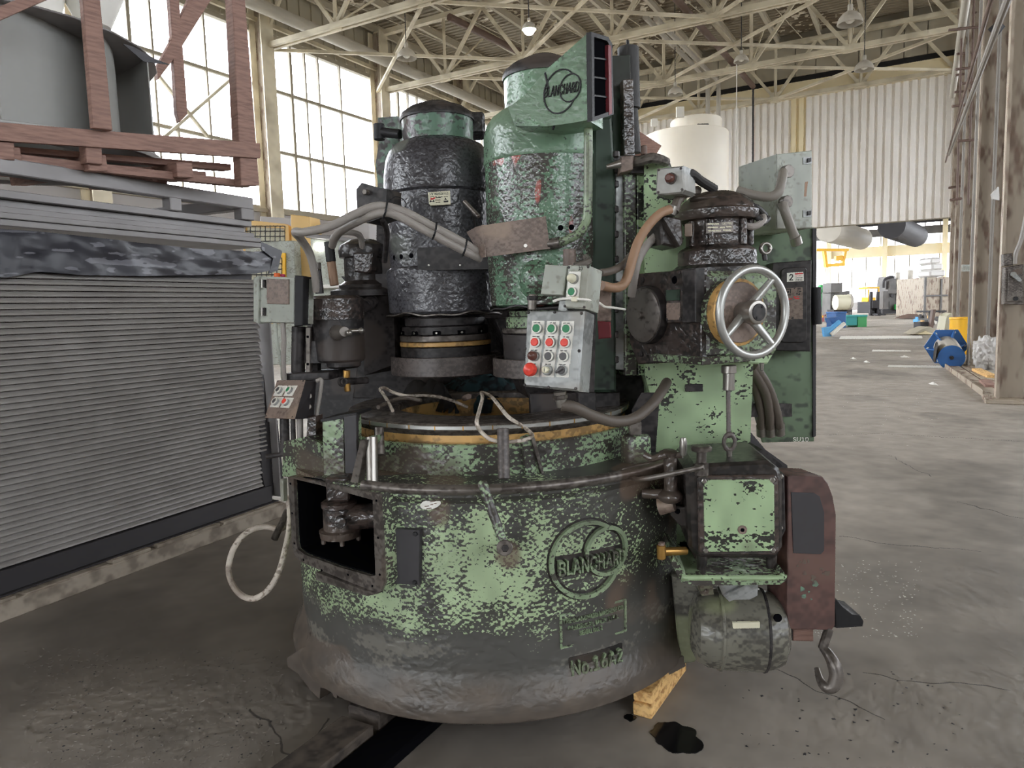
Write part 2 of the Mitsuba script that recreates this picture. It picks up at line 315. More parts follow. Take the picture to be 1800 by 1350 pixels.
pmat('m_mullion', s2l(150, 142, 126), .6)
pmat('m_ochre', s2l(206, 170, 108), .5)
pmat('m_yellow', s2l(232, 178, 40), .45)
pmat('m_blue', s2l(44, 92, 150), .4)
pmat('m_lightblue', s2l(92, 164, 214), .45)
pmat('m_tealbox', s2l(44, 150, 146), .45)
pmat('m_fargreen', s2l(60, 150, 84), .45)
pmat('m_fargrey', lambda p, n, uv: mix(s2l(108, 105, 102), s2l(78, 76, 74), pr(p, 1.5, 2)), .6)
pmat('m_fardark', s2l(48, 46, 48), .6)
pmat('m_tank', lambda p, n, uv: mix(s2l(236, 230, 216), s2l(228, 221, 205), pr(p, 1.2, 2)), .45)
pmat('m_bag', s2l(186, 183, 178), .3)
scene['m_glass'] = {'type': 'thindielectric', 'int_ior': 1.3}
scene['m_bulb'] = {'type': 'diffuse', 'reflectance': rgb(.9, .88, .8)}
# ---------------------------------------------------------------- the hall (its own axes: x across, y along, z up; BM turns it into place)
def hb(x0, y0, z0, x1, y1, z1, r=0): return xf(box(x0, y0, z0, x1, y1, z1, r), BM)
def hbeam(p0, p1, w, h): return beam(Bp(*p0), Bp(*p1), w, h)
CH, TOP, LW, RC, BACK = 11.1, 13.5, -21.0, 0.95, 37.35
COLY = [18.9 + 6.45*k for k in range(-6, 4)]
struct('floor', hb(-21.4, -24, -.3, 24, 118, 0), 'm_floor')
wl = struct('wall_left', hb(-21.5, -22, 0, -21.0, BACK+.3, 5.4), 'm_greywall')
part(wl, 'upper_cladding', hb(-21.5, -22, 11.78, -21.25, BACK+.3, 14.1), 'm_claddark', False)
for y in np.arange(10.2, BACK, .62): part(wl, 'cladding_rib', hb(-21.25, y, 11.9, -21.18, y+.12, 13.9), 'm_claddark', False)
for z, x in ((11.95, -20.9), (12.42, -20.75)): part(wl, 'girt', hb(x, -20, z, x+.12, BACK, z+.14), 'm_truss', False)
part(wl, 'sill', hb(-21.0, -20, 5.30, -20.86, BACK, 5.44), 'm_mullion', False)
# windows: one per bay, three rows of panes between mullions
ROWS = (5.44, 7.61, 9.81, 11.78); OFF = (.30, 1.62, 2.36, 3.07, 4.30, 6.15)
pane_cache = {}
for k, y in enumerate(COLY):
    win = struct(f'window_{k+1}', None, None); near = y < 8
    for j, z in enumerate(ROWS[1:-1]): part(win, 'transom', hb(-21.1, y+.3, z-.05, -20.98, y+6.15, z+.05), 'm_mullion', False)
    part(win, 'frame', cat([hb(-21.12, y+.3, 11.62, -20.96, y+6.15, 11.78), hb(-21.12, y+.3, 5.44, -20.96, y+6.15, 5.54)]), 'm_mullion', False)
    for i, o in enumerate(OFF[1:-1]):
        w = .055 if i == 0 else .03
        part(win, 'mullion', hb(-21.08, y+o-w, 5.44, -20.97, y+o+w, 11.7), 'm_mullion', False)
    for a, b in zip(OFF[:-1], OFF[1:]):
        for z0, z1 in ((ROWS[0], ROWS[3]),) if near else zip(ROWS[:-1], ROWS[1:]):
            q = np.array([Bp(-21.04, y+a, z0), Bp(-21.04, y+b, z0), Bp(-21.04, y+b, z1), Bp(-21.04, y+a, z1)])
            part(win, 'pane', trimesh.Trimesh(q, [(0, 1, 2), (0, 2, 3)], process=False), 'm_glass', False)
for k, y in enumerate(COLY):
    c = thing('steel_column', 'tall pale steel column between two window bays of the left wall', 'column', 'columns along the window wall')
    part(c, 'web', hb(-21.0, y-.02, 0, -20.4, y+.02, 13.5), 'm_column', False)
    for x in (-21.0, -20.42): part(c, 'flange', hb(x, y-.28, 0, x+.05, y+.28, 13.5), 'm_truss', False)
# roof: trusses across, purlins along, corrugated deck panels
NODE = [LW + 3.66*i for i in range(7)]
TR = (12.6, 19.1, 25.5, 31.5, 37.1)
where = ('nearest, crossing the top left corner', 'second, above the left crate', 'third, above the dark spindle motor', 'fourth, above the ribbed wall', 'farthest, against the ribbed wall top')
for Y, wt in zip(TR, where):
    t = thing('roof_truss', f'cream steel roof truss of angle members, {wt}', 'roof truss')
    for s in (-.12, .12): part(t, 'bottom_chord', hbeam((LW+.3, Y+s, CH), (RC, Y+s, CH), .13, .17), 'm_truss', False)
    part(t, 'top_chord', hbeam((LW+.1, Y, TOP), (RC+.3, Y, TOP), .26, .2), 'm_truss', False)
    for i, x in enumerate(NODE):
        if 0 < i < 6:
            part(t, 'post', hbeam((x, Y, CH), (x, Y, TOP), .11, .11), 'm_truss', False)
            part(t, 'gusset', hb(x-.25, Y-.03, CH-.16, x+.25, Y+.03, CH+.32), 'm_truss', False)
        for s in (-1, 1):
            m = x + s*1.83
            if LW < m < RC: part(t, 'diagonal', hbeam((x, Y, CH), (m, Y, TOP), .11, .13), 'm_truss', False)
ce = struct('ceiling', hb(-21.5, -24, 14.05, 24, BACK+.3, 14.25), 'm_deck')
PX = [LW + .1 + 1.83*i for i in range(13)]
for x in PX:
    part(ce, 'purlin', cat([hb(x-.07, 8, TOP+.1, x+.07, BACK, TOP+.14), hb(x-.02, 8, TOP+.1, x+.02, BACK, TOP+.42), hb(x-.07, 8, TOP+.38, x+.07, BACK, TOP+.42)]), 'm_purlin', False)
def corrugated(L, W, pitch, depth):
    """ribs along x, over L in x and W in y"""
    n = max(1, round(W/pitch)); ys, zs = [], []
    for i in range(n):
        for f, z in ((0, 0), (.42, 0), (.5, depth), (.92, depth)): ys.append((i+f)*W/n); zs.append(z)
    ys.append(W); zs.append(0); m = len(ys)
    v = np.array([(x, y, z) for x in (0, L) for y, z in zip(ys, zs)])
    return trimesh.Trimesh(v, [q for i in range(m-1) for q in ((i, m+i, m+i+1), (i, m+i+1, i+1))], process=False)
for i in range(12):
    for j, (y0, y1) in enumerate(zip((10.0,)+TR[:-1], TR)):
        m = corrugated(1.83, y1-y0, .30, .05); m.apply_translation((PX[i], y0, TOP+.43))
        part(ce, 'deck_panel', xf(m, BM), 'm_deck', False)
# bracing in the plane of the bottom chords, sag rods
def brace(a, b, w=.1): part(ce, 'brace', hbeam(a, b, w, w), 'm_truss', False)
for Y0, Y1 in ((19.1, 25.5), (25.5, 31.5), (31.5, 37.1)):
    for i in ((0, 2, 4) if Y0 != 25.5 else (1, 3)):
        brace((NODE[i], Y0, CH), (NODE[i+2], Y1, CH)); brace((NODE[i+2], Y0, CH), (NODE[i], Y1, CH))
for i in (1, 2, 3, 4, 5):
    for Y0, Y1 in zip(TR[:-1], TR[1:]):
        part(ce, 'sway_brace', hbeam((NODE[i], Y0, CH+.1), (NODE[i], (Y0+Y1)/2, TOP), .06, .06), 'm_truss', False)
for x in np.arange(LW+1, RC, 2.6): part(ce, 'sag_rod', hbeam((x, 19.2, TOP), (x+1.83, 37, TOP+.1), .025, .025), 'm_purlin', False)
# end wall: ribbed sheets over the wide opening, beams and dark cladding above
wb = struct('wall_back', hb(-21.3, BACK+.18, 4.95, RC+.1, BACK+.3, 14.1), 'm_claddark')
n = 66; pw = (RC+21.0)/n
for i in range(n):
    x = -21.0 + i*pw; q = [(0, 0), (.10, 0), (.15, .12), (.74, .12), (.79, 0), (1, 0)]
    pts = [(x+f*pw, BACK+.05-d) for f, d in q]; poly = Polygon(pts + [(x+pw, BACK+.1), (x, BACK+.1)])
    m = extrude(poly, 6.08); m.apply_translation((0, 0, 4.98)); part(wb, 'ribbed_panel', xf(m, BM), 'm_cladcream' if 46 <= i < 48 else 'm_clad', False)
part(wb, 'beam', hb(-21, BACK-.16, 11.2, RC, BACK+.18, 11.75), 'm_cladcream', False)
part(wb, 'eaves_strip', hb(-21, BACK-.02, 11.02, RC, BACK+.1, 11.12), 'm_cladcream', False)
part(wb, 'shadow_gap', hb(-21, BACK+.08, 11.75, RC, BACK+.16, 12.05), 'm_black', False)
for i, x in enumerate(np.arange(-20.8, RC-.4, .9)):
    part(wb, 'upper_panel', hb(x, BACK+.02, 12.05, x+.86, BACK+.14+.02*(i % 2), 13.55), 'm_claddark', False)
part(wb, 'lower_wall', hb(-21.3, BACK+.05, 0, -8.2, BACK+.3, 4.98), 'm_greywall', False)
for A, Bq in (((280, 135), (365, 240)), ((416, 130), (290, 240))): part(wl, 'wind_brace', beam(Bp(*onX(*A, -20.5)), Bp(*onX(*Bq, -20.5)), .09, .09), 'm_truss', False)
# right side: column line with its walls, and the neighbouring aisle beyond
for i, Y in enumerate((12.55, 19.0, 25.4, 31.5, 37.0)):
    c = thing('steel_column', ('wide rusty steel column at the right edge, nearest of its row', 'second rusty steel column of the right row, above the yellow drum', 'third rusty steel column of the right row, in the row beyond the drum', 'fourth rusty steel column of the right row', 'farthest column of the right row, at the edge of the ribbed wall')[i], 'column')
    for x in (RC, RC+.56): part(c, 'flange', hb(x, Y-.17, 0, x+.04, Y+.17, 13.5), 'm_column', False)
    part(c, 'web', hb(RC+.04, Y-.015, .05, RC+.56, Y+.015, 13.5), 'm_column', False)
    part(c, 'base_plate', hb(RC-.14, Y-.36, 0, RC+.76, Y+.34, .06, .01), 'm_column', False)
    for dx, dy in ((-.08, -.28), (.69, -.28)): part(c, 'anchor_bolt', cyl(Bp(RC+dx, Y+dy, .06), Bp(RC+dx, Y+dy, .12), .02, seg=8), 'm_column')
# rooms out of sight: far aisle wall on the right, the wall behind the camera with a gate; unseen openings shaped to balance the light
wf = struct('wall_aisle', hb(19.5, -24, 0, 19.8, 40, 4.2), 'm_greywall')
part(wf, 'upper_cladding', hb(19.5, -24, 12.6, 19.8, 40, 14.1), 'm_claddark', False)
for y in range(-24, 41, 6): part(wf, 'post', hb(19.5, y, 4.2, 19.8, y+.4, 12.6), 'm_truss', False)
wx = struct('wall_behind', hb(-21.5, -24.2, 0, -12, -24, 14.1), 'm_greywall')
part(wx, 'side_cladding', hb(4, -24.2, 0, 24, -24, 14.1), 'm_greywall', False)
part(wx, 'upper_cladding', hb(-12, -24.2, 5.0, 4, -24, 14.1), 'm_claddark', False)
# ---------------------------------------------------------------- left: louvered panel on its skid, sheets, stand, crate with the fan wheel
SO = F(0, 1096); sx_ = F(450, 926) - SO; sx_[2] = 0; sx_ /= np.linalg.norm(sx_)
ST = Pl(SO, sx_, np.array([0, 0, 1.]))                    # front plane of the skid
SB = Pl(SO - ST.n*.10, sx_, np.array([0, 0, 1.]))         # front plane of the louvres, set back
def sbox(a0, b0, a1, b1, d0, d1, r=.004): return xf(rbox(a1-a0, b1-b0, d1-d0, r, ((a0+a1)/2, (b0+b1)/2, -(d0+d1)/2)), ST.M)
A0 = -1.5                                                 # runs on past the left edge of the photo
aR = SB.hit(466, 700)[0]
bT, bB = SB.hit(200, 484)[1], SB.hit(0, 1000)[1]
lou = thing('louver_panel', 'tall dark grey panel of long horizontal louver slats standing on a timber skid', 'louver panel')
pitch = .0335; ns = int(round((bT-bB)/pitch)); pitch = (bT-bB)/ns
for i in range(ns):
    b = bB + i*pitch; end = aR - (.09 if i < 8 else .02) - .006*((i*7) % 3)
    poly = Polygon([(-.014, b+pitch*1.0), (-.004, b+pitch*.98), (.006, b+pitch*.75), (.014, b+pitch*.42), (.016, b+pitch*.16), (.010, b+pitch*.06), (-.008, b+pitch*.16), (-.014, b+pitch*.4)])
    m = extrude(poly, end-A0)                              # section in (t, b), length along a
    M = np.eye(4); M[:3, 0], M[:3, 1], M[:3, 2], M[:3, 3] = SB.n, SB.ey, SB.ex, SB.o + SB.ex*A0
    m = xf(m, M); m.invert() if np.linalg.det(M) < 0 else None
    part(lou, 'slat', m, 'm_slat', 30)
part(lou, 'back_sheet', sbox(A0, bB-.02, aR-.03, bT+.1, .125, .13), 'm_darksteel')
part(lou, 'bottom_rail', sbox(A0, bB-.13, aR-.02, bB-.005, .07, .30), 'm_darksteel')
part(lou, 'bottom_flange', sbox(A0, .115, aR+.02, bB-.13, .045, .36), 'm_darksteel')
part(lou, 'end_post', SB.slab([(463, 560), (476, 560), (497, 872), (472, 872)], .10, -.01), 'm_darksteel')
part(lou, 'end_plate', SB.slab([(455, 745), (486, 738), (500, 870), (466, 868), (458, 830)], .012, .012), 'm_darksteel')
part(lou, 'end_flange', sbox(aR+.015, bB-.1, aR+.03, bT, .02, .25), 'm_sheet')
sk = thing('timber_skid', 'long weathered timber skid with pale split top edge under the louver panel', 'skid')
part(sk, 'runner', sbox(A0, .0, ST.hit(505, 905)[0], .098, 0, .11, .006), 'm_timber')
part(sk, 'rear_runner', sbox(A0, .0, ST.hit(505, 905)[0], .098, .62, .73, .006), 'm_timber')
rs = random.Random(3); a = A0
while a < ST.hit(500, 905)[0] - .1:
    L = rs.uniform(.25, .6); part(sk, 'splinter', sbox(a, .097, min(a+L, ST.hit(500, 905)[0]), .097+rs.uniform(.008, .022), rs.uniform(.0, .012), rs.uniform(.05, .1), .003), 'm_timber'); a += L + rs.uniform(.01, .05)
# plastic wrap hanging over the top of the louvres
top = np.array([(-160, 372), (0, 404), (60, 408), (130, 416), (240, 428), (340, 438), (440, 443), (478, 441)]); bot = np.array([(-160, 480), (0, 489), (60, 478), (130, 484), (240, 486), (340, 484), (440, 482), (474, 474)])
na, nb = 64, 14; V = []
for i in range(na):
    x = -160 + (478+160)*i/(na-1); y0 = np.interp(x, top[:, 0], top[:, 1]); y1 = np.interp(x, bot[:, 0], bot[:, 1])
    for j in range(nb):
        a, b = SB.hit(x, y0 + (y1-y0)*j/(nb-1)); V.append((a, b))
V = np.array(V); dz = .03 + .045*meshkit.fbm(np.c_[V*[5., 9.], V[:, :1]*0], 3, 5); front = np.c_[V, dz]; back = np.c_[V, dz-.004]
idx = lambda i, j: i*nb+j
f = [q for i in range(na-1) for j in range(nb-1) for q in ((idx(i, j), idx(i, j+1), idx(i+1, j+1)), (idx(i, j), idx(i+1, j+1), idx(i+1, j)))]
f2 = [tuple(reversed([k+len(front) for k in q])) for q in f]
solo('plastic_wrap', xf(trimesh.Trimesh(np.vstack([front, back]), f+f2, process=False), SB.M), 'm_plastic', 'torn black plastic wrap hung across the top of the louver slats', 'plastic sheet', smooth=True)
solo('plastic_wrap_corner', SB.slab([(447, 425), (486, 442), (478, 476), (462, 482), (470, 455), (450, 440)], .012, .06), 'm_plastic', 'loose folded corner of black plastic poking out right of the louver panel', 'plastic sheet')
# flat sheets lying on the panel
ys0 = (344, 363, 376, 387, 398, 409); ys1 = (377, 385, 397, 407, 416, 426)
for i in range(5):
    (a0, b0), (a1, b1) = ST.hit(0, ys0[i]), ST.hit(452, ys1[i]); (_, c0), (_, c1) = ST.hit(0, ys0[i+1]), ST.hit(452, ys1[i+1])
    zt, zb = (b0+b1)/2, (c0+c1)/2; off = (.05, .10, .04, -.01, .0)[i]
    solo('flat_sheet', sbox(A0, zb+.0015, ST.hit(452, 400)[0] + (.0, -.02, .01, .02, .03)[i], zt-.0015, off, 1.35, .003), 'm_sheet',
         ('topmost and darkest of the grey flat sheets stacked above the louver panel', 'second grey flat sheet from the top of the stack under the steel stand', 'middle one of the five grey flat sheets stacked over the louvers', 'second grey flat sheet from the bottom of the stack over the louvers', 'lowest and palest grey flat sheet, lying just above the black plastic')[i], 'metal sheet')
# grey steel stand
sd = thing('steel_stand', 'grey square tube stand carrying the wooden crate above the flat sheets', 'stand')
zt = (ST.hit(0, 293)[1] + ST.hit(445, 333)[1])/2; zs = (ST.hit(0, 344)[1]+ST.hit(452, 377)[1])/2
aE = ST.hit(449, 350)[0]
part(sd, 'front_rail', sbox(A0, zt-.085, aE, zt, .02, .10, .006), 'm_sheet')
part(sd, 'rear_rail', sbox(A0, zt-.085, aE, zt, 1.1, 1.18, .006), 'm_sheet')
for x0, x1 in ((427, 449), (303, 323)):
    a0, a1 = ST.hit(x0, 350)[0], ST.hit(x1, 350)[0]; part(sd, 'leg', sbox(a0, zs, a1, zt-.08, .02, .10, .005), 'm_sheet')
part(sd, 'cross_rail', sbox(aE-.09, zt-.085, aE, zt, .10, 1.1, .006), 'm_sheet')
for a in (-.6, .55): part(sd, 'inner_leg', sbox(a, zs, a+.08, zt-.08, 1.1, 1.18, .005), 'm_sheet')
part(sd, 'ribbed_tray', sbox(-.9, zs+.01, 1.2, zs+.05, .45, .95, .004), 'm_darksteel')
# crate: pallet deck, rails and posts, turned a little from the stack
va, vb = 3.80, 4.87
CR = pl3((0, 231), va, (455, 265), vb, (0, 247), va)
cr_ = thing('wooden_crate', 'open reddish wooden crate on a pallet base high on the steel stand', 'crate')
def crate(name, pts, depth, t): part(cr_, name, CR.slab(pts, depth, t, .004), 'm_crate')
crate('front_rail', [(-260, 198), (0, 215), (457, 252), (457, 278), (0, 247), (-260, 236)], .05, .0)
crate('corner_post', [(409, -40), (431, -40), (459, 326), (427, 326)], .09, -.02)
crate('front_post', [(136, -40), (166, -40), (192, 231), (158, 226)], .05, .05)
crate('foot_block', [(152, 250), (181, 253), (183, 289), (155, 286)], .1, -.02)
crate('foot_block', [(-6, 247), (27, 250), (28, 281), (-6, 279)], .1, -.02)
crate('foot_block', [(310, 286), (338, 290), (338, 318), (311, 314)], .1, -.35)
crate('lower_board', [(-260, 238), (0, 262), (455, 316), (455, 327), (0, 280), (-260, 258)], .10, -.12)
crate('upper_board', [(-260, 228), (0, 248), (430, 285), (430, 296), (0, 258), (-260, 238)], .12, -.18)
for k, (dd, y0) in enumerate(((.55, 0), (.95, 3), (1.35, 6))):
    crate('pallet_board', [(-200, 238+y0), (0, 254+y0), (432, 292+y0), (432, 301+y0), (0, 263+y0), (-200, 248+y0)], .10, -dd)
for k, x in enumerate((-120, 20, 175, 330)):
    a, b = CR.hit(x, 250+.09*x); m = xf(rbox(.10, .09, 1.5, .004, (a, b-.06, -.80)), CR.M); part(cr_, 'bearer', m, 'm_crate')
BK = Pl(CR.o - CR.n*1.15, CR.ex, CR.ey)
for pts in ([(296, -40), (312, -40), (330, 200), (316, 215), (311, 200)], [(345, -30), (374, -5), (318, 85), (300, 70)], [(302, 70), (320, 85), (278, 140), (276, 118)]):
    part(cr_, 'rear_post' if pts[0][0] == 296 else 'rear_brace', BK.slab(pts, .05, 0, .003), 'm_crate')
part(cr_, 'rear_rail', BK.slab([(-200, 216), (250, 236), (458, 262), (458, 276), (250, 252), (-200, 232)], .05, 0), 'm_crate')
part(cr_, 'top_rail', CR.slab([(-80, 30), (0, 12), (104, -30), (150, -30), (0, 36), (-80, 60)], .05, .03), 'm_crate')
# fan wheel lying in the crate
fw = thing('fan_wheel', 'big grey sheet metal fan wheel with upright blades lying in the crate', 'fan wheel')
fc = P(-10, 190, 4.75); R0 = .93
zlo = P(0, 190, 3.85)[2] - .02; zhi = zlo + .62
fo = np.array([fc[0], fc[1], 0])
part(fw, 'bottom_ring', ring(.55, R0+.02, zlo-.02, zlo, fo, seg=96), 'm_fan')
part(fw, 'rim_bead', ring(R0, R0+.035, zlo-.045, zlo-.015, fo, seg=96), 'm_sheet')
for k in range(11):
    a = 2*math.pi*k/11 + .2; p0 = fo + np.array([math.cos(a), math.sin(a), 0])*R0; p1 = fo + np.array([math.cos(a+.80), math.sin(a+.80), 0])*.70; mid = (p0+p1)/2 + .03*np.array([math.cos(a+.4), math.sin(a+.4), 0])
    pp = smoothpath([p0, mid, p1], 6)[:, :2]; poly = LineString(pp).buffer(.004, cap_style=2)
    m = extrude(poly, zhi-zlo); m.apply_translation((0, 0, zlo)); part(fw, 'blade', m, 'm_fan', 40)
part(fw, 'top_plate', ring(.50, R0+.03, zhi, zhi+.012, fo, seg=24), 'm_sheet', False)
part(fw, 'inlet_cone', xf(rev([(.50, zhi+.01), (.42, zhi+.16), (.40, zhi+.30), (.43, zhi+.42), (.45, zhi+.42), (.42, zhi+.30), (.44, zhi+.16), (.52, zhi+.012), (.50, zhi+.01)], 64), frame(fo, *np.eye(3))), 'm_white')
part(fw, 'cone', lathe([(.10, 0), (.30, .45), (.33, .46)], P(166, 48, 5.1), (0, 0, 1), 48), 'm_white')
part(fw, 'dark_flap', CR.slab([(240, 65), (278, 98), (325, 104), (295, 92), (262, 72)], .01, -.2, 0), 'm_darksteel')
# ---------------------------------------------------------------- the grinding machine
GM = thing('grinding_machine', 'large old green two-spindle rotary surface grinding machine with round base, worn paint and oil stains', 'grinding machine')
def g(name, mesh, mat, smooth=35, label=None): return part(GM, name, mesh, mat, smooth, label)
def bolts(parent, plane, pts, r=.007, h=.006, t=0., mat='m_steel', name='bolt'):
    for x, y in pts: part(parent, name, plane.disc(x, y, r, t-.002, t+h, seg=6), mat, False)
C0 = np.array([-.108, 3.27, 0.]); RB = .868
# --- base
prof = [(0, .10), (.885, .10), (.912, .12), (.918, .16), (.905, .20), (.885, .23), (.872, .26), (RB, .29), (RB, .89), (.885, .915), (.885, .94), (0, .94)]
base = man(rev(prof, 128)).translate(C0.tolist())
en = np.array([-.643, -.766, 0]); ee = np.array([.766, -.643, 0])
OP = Pl(C0 + en*(RB+.03) + np.array([0, 0, .6]), ee, np.array([0, 0, 1.]))
outer = [(506, 838), (560, 846), (614, 858), (666, 869), (671, 940), (675, 1024), (669, 1040), (660, 1041), (600, 1018), (532, 989), (519, 978), (514, 962)]
inner = [(516, 842), (560, 852), (655, 879), (657, 932), (660, 1012), (652, 1013), (596, 997), (536, 975), (524, 966), (521, 955)]
back = [(516, 842), (560, 845), (655, 872), (657, 932), (660, 1012), (652, 1013), (596, 997), (536, 975), (524, 966), (521, 955)]
base = base + man(OP.slab(outer, .30, -.012, 0)) - man(OP.slab(back, .42, .03, 0))
bs = g('base', unman(base), 'm_base', 30)
fr = part(bs, 'opening_frame', OP.slab(outer, .018, .0, 0, holes=[inner]), 'm_steel')
part(bs, 'frame_bolts', cat([OP.disc(x, y, .0045, 0, .003, seg=6) for x, y in ((511, 850), (514, 902), (518, 955), (534, 984), (566, 1002), (612, 1010), (655, 1030), (662, 880), (665, 945), (668, 1010))]), 'm_hole', False)
part(bs, 'apron', OP.slab([(560, 1004), (640, 1034), (668, 1042), (650, 1046), (560, 1018)], .03, .012, 0), 'm_steel')
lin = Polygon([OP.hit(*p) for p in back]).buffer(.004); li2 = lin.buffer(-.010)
m_ = extrude(Polygon(lin.exterior.coords, [li2.exterior.coords]), .40); m_.apply_translation((0, 0, -.415)); part(bs, 'cavity_shade_liner', xf(m_, OP.M), 'm_hole', False)  # black shell and back added in the opening, painting its inner shade
part(bs, 'cavity_shade_back', OP.slab([(514, 842), (656, 866), (660, 1016), (524, 980)], .01, -.37, 0), 'm_hole')
# foot lugs
LG = pl(560, 1180, 2.75, -35)
part(bs, 'foot_lug', LG.slab([(504, 1157), (536, 1136), (560, 1180), (592, 1200), (592, 1228), (586, 1224), (583, 1215), (563, 1208), (562, 1229), (545, 1212), (524, 1184), (506, 1172)], .16, .0, .0), 'm_base')
part(bs, 'foot_web', LG.slab([(526, 1140), (537, 1116), (548, 1170), (540, 1166)], .05, -.02, 0), 'm_base')
part(bs, 'foot_block', LG.slab([(557, 1205), (584, 1212), (586, 1226), (563, 1230)], .12, -.06, 0), 'm_hole')
LG2 = pl(1175, 1175, 2.72, 20)
part(bs, 'foot_lug', LG2.slab([(1120, 1165), (1204, 1152), (1206, 1172), (1180, 1186), (1130, 1196)], .25, 0, .004), 'm_base')
# lettering and emblem cast on the base, wrapped round its wall
def onbase(x, y, r=RB):
    d = ray(x, y); o = EYE - C0; A = d[0]**2+d[1]**2; Bq = 2*(o[0]*d[0]+o[1]*d[1]); Cq = o[0]**2+o[1]**2-r*r
    t = (-Bq-math.sqrt(Bq*Bq-4*A*Cq))/(2*A); p = EYE + d*t; return math.atan2(p[0]-C0[0], -(p[1]-C0[1])), p[2], t
def wrap(m, a0, z0, r=RB):
    """local x along the wall, y up, z outwards"""
    v = np.asarray(m.vertices); th = a0 + v[:, 0]/r; R = r + v[:, 2]
    q = m.copy(); q.vertices = np.c_[C0[0]+R*np.sin(th), C0[1]-R*np.cos(th), z0+v[:, 1]]; return q
def arcring(cx, cy, rx, ry, w, h, a0=0, a1=2*math.pi, n=56):
    t = np.linspace(a0, a1, n); ln = np.c_[cx+rx*np.cos(t), cy+ry*np.sin(t)]
    poly = (LineString(ln) if a1-a0 < 6.2 else Polygon(ln).exterior).buffer(w/2, cap_style=2); return extrude(poly, h)
def emblem(kx, ky, h, wd=.055):
    """two overlapping rings, the smaller on the right; unit: metres"""
    big = Point(0, 0).buffer(1, 48); sm = Point(.60, .13).buffer(.63, 48)
    big = affinity.scale(big, kx, ky, origin=(0, 0)); sm = affinity.scale(sm, kx, ky, origin=(0, 0))
    u = big.union(sm).exterior.buffer(wd*ky); a = sm.exterior.intersection(big).buffer(wd*ky*.9)
    polys = [u, a]; out = []
    for q in polys:
        for gq in getattr(q, 'geoms', [q]): out.append(extrude(gq, h))
    return out
a_, z_, t_ = onbase(1030, 982); k = t_/FPX*1.02
ea = wrap(cat([m.subdivide() for m in emblem(60*k*1.14, 67*k, .018)]), a_ , z_)
part(bs, 'emblem_rings', ea, 'm_emblem', 30)
part(bs, 'ring_grime', wrap(cat([m.subdivide() for m in emblem(60*k*1.14, 67*k, .0022, .11)]), a_, z_), 'm_grease', 30)
def walltext(txt, x0, y0, x1, h, d, bold=True, nm='lettering'):
    a0, z0, _ = onbase(x0, y0); a1, z1, _ = onbase(x1, y0 - (x1-x0)*.30)
    m = meshkit.text_mesh(txt, h, d+.004, bold); m.apply_translation((-m.bounds[0, 0], 0, -.004)); kx = (a1-a0)*RB/m.bounds[1, 0]; m.apply_transform(np.diag([kx, 1, 1, 1]))
    v = np.asarray(m.vertices); v[:, 0] += 0; part(bs, nm, wrap(m, a0, z0), 'm_emblem', False)
    if h > .03:
        a_h = m.bounds; gr = extrude(Polygon([(0, -.008), (a_h[1, 0]+.004, -.008), (a_h[1, 0]+.004, h+.008), (0, h+.008)]).buffer(.006), .0030); part(bs, 'lettering_grime', wrap(gr.subdivide().subdivide(), a0, z0), 'm_grease', False)
walltext('BLANCHARD', 979, 1009, 1091, .050, .026)
NP = [(985, 1083), (1098, 1052), (1098, 1110), (985, 1137)]
q = [onbase(*p)[:2] for p in NP]; a0, a1 = q[0][0], q[1][0]; z1_, z0_ = (q[0][1]+q[1][1])/2, (q[2][1]+q[3][1])/2; W, Hh = (a1-a0)*RB, z1_-z0_
b2 = Polygon([(0, 0), (W, 0), (W, Hh), (0, Hh)]); part(bs, 'maker_plate', wrap(extrude(b2.exterior.buffer(.004), .006), a0, z0_), 'm_emblem', False)
walltext('THE BLANCHARD MACHINE CO.', 989, 1096, 1095, .016, .007, True, 'plate_lettering')
walltext('CAMBRIDGE, MASS. U.S.A.', 998, 1108, 1086, .016, .007, True, 'plate_lettering')
walltext('SERIAL NO. 1', 1018, 1116, 1058, .016, .007, True, 'plate_lettering')
walltext('No.16A2', 1003, 1185, 1090, .050, .016, True, 'model_lettering')
def wtan(x, y, off=0):
    a, z, t = onbase(x, y); ex = np.array([math.cos(a), math.sin(a), 0]); n = np.array([math.sin(a), -math.cos(a), 0]); return Pl(C0 + n*(RB+off) + np.array([0, 0, z]), ex, np.array([0, 0, 1.]))
w1 = wtan(708, 978, .012)
cp_ = part(bs, 'cover_plate', w1.slab([(677, 927), (739, 931), (738, 1028), (677, 1024)], .03, .006, .002), 'm_darksteel')
bolts(cp_, w1, ((683, 934), (732, 937), (683, 1018), (731, 1022)), .008, .010, .006, 'm_black', 'screw')
w2 = wtan(757, 886, .004)
ov = [(757+18*math.cos(t), 886-9*math.sin(t)-(.15*18*math.cos(t))) for t in np.linspace(0, 2*math.pi, 28)[:-1]]
vo = part(bs, 'oval_badge', w2.slab(ov, .01, .003, 0), 'm_white'); part(bs, 'badge_print', cat([w2.slab([(x, y), (x+w_, y-.3*w_*.4), (x+w_, y-.3*w_*.4+1.6), (x, y+1.6)], .0006, .0036, 0) for x, y, w_ in ((747, 889, 8), (757, 886, 5), (764, 884, 4), (750, 893, 9), (756, 881, 9))]), 'm_rustplate', False)
w3 = wtan(1025, 863, .003); part(bs, 'cast_tag', cat([w3.slab([(1010, 870), (1011, 863), (1040, 856), (1043, 861), (1041, 867), (1012, 873)], .01, .006, 0)]), 'm_base')
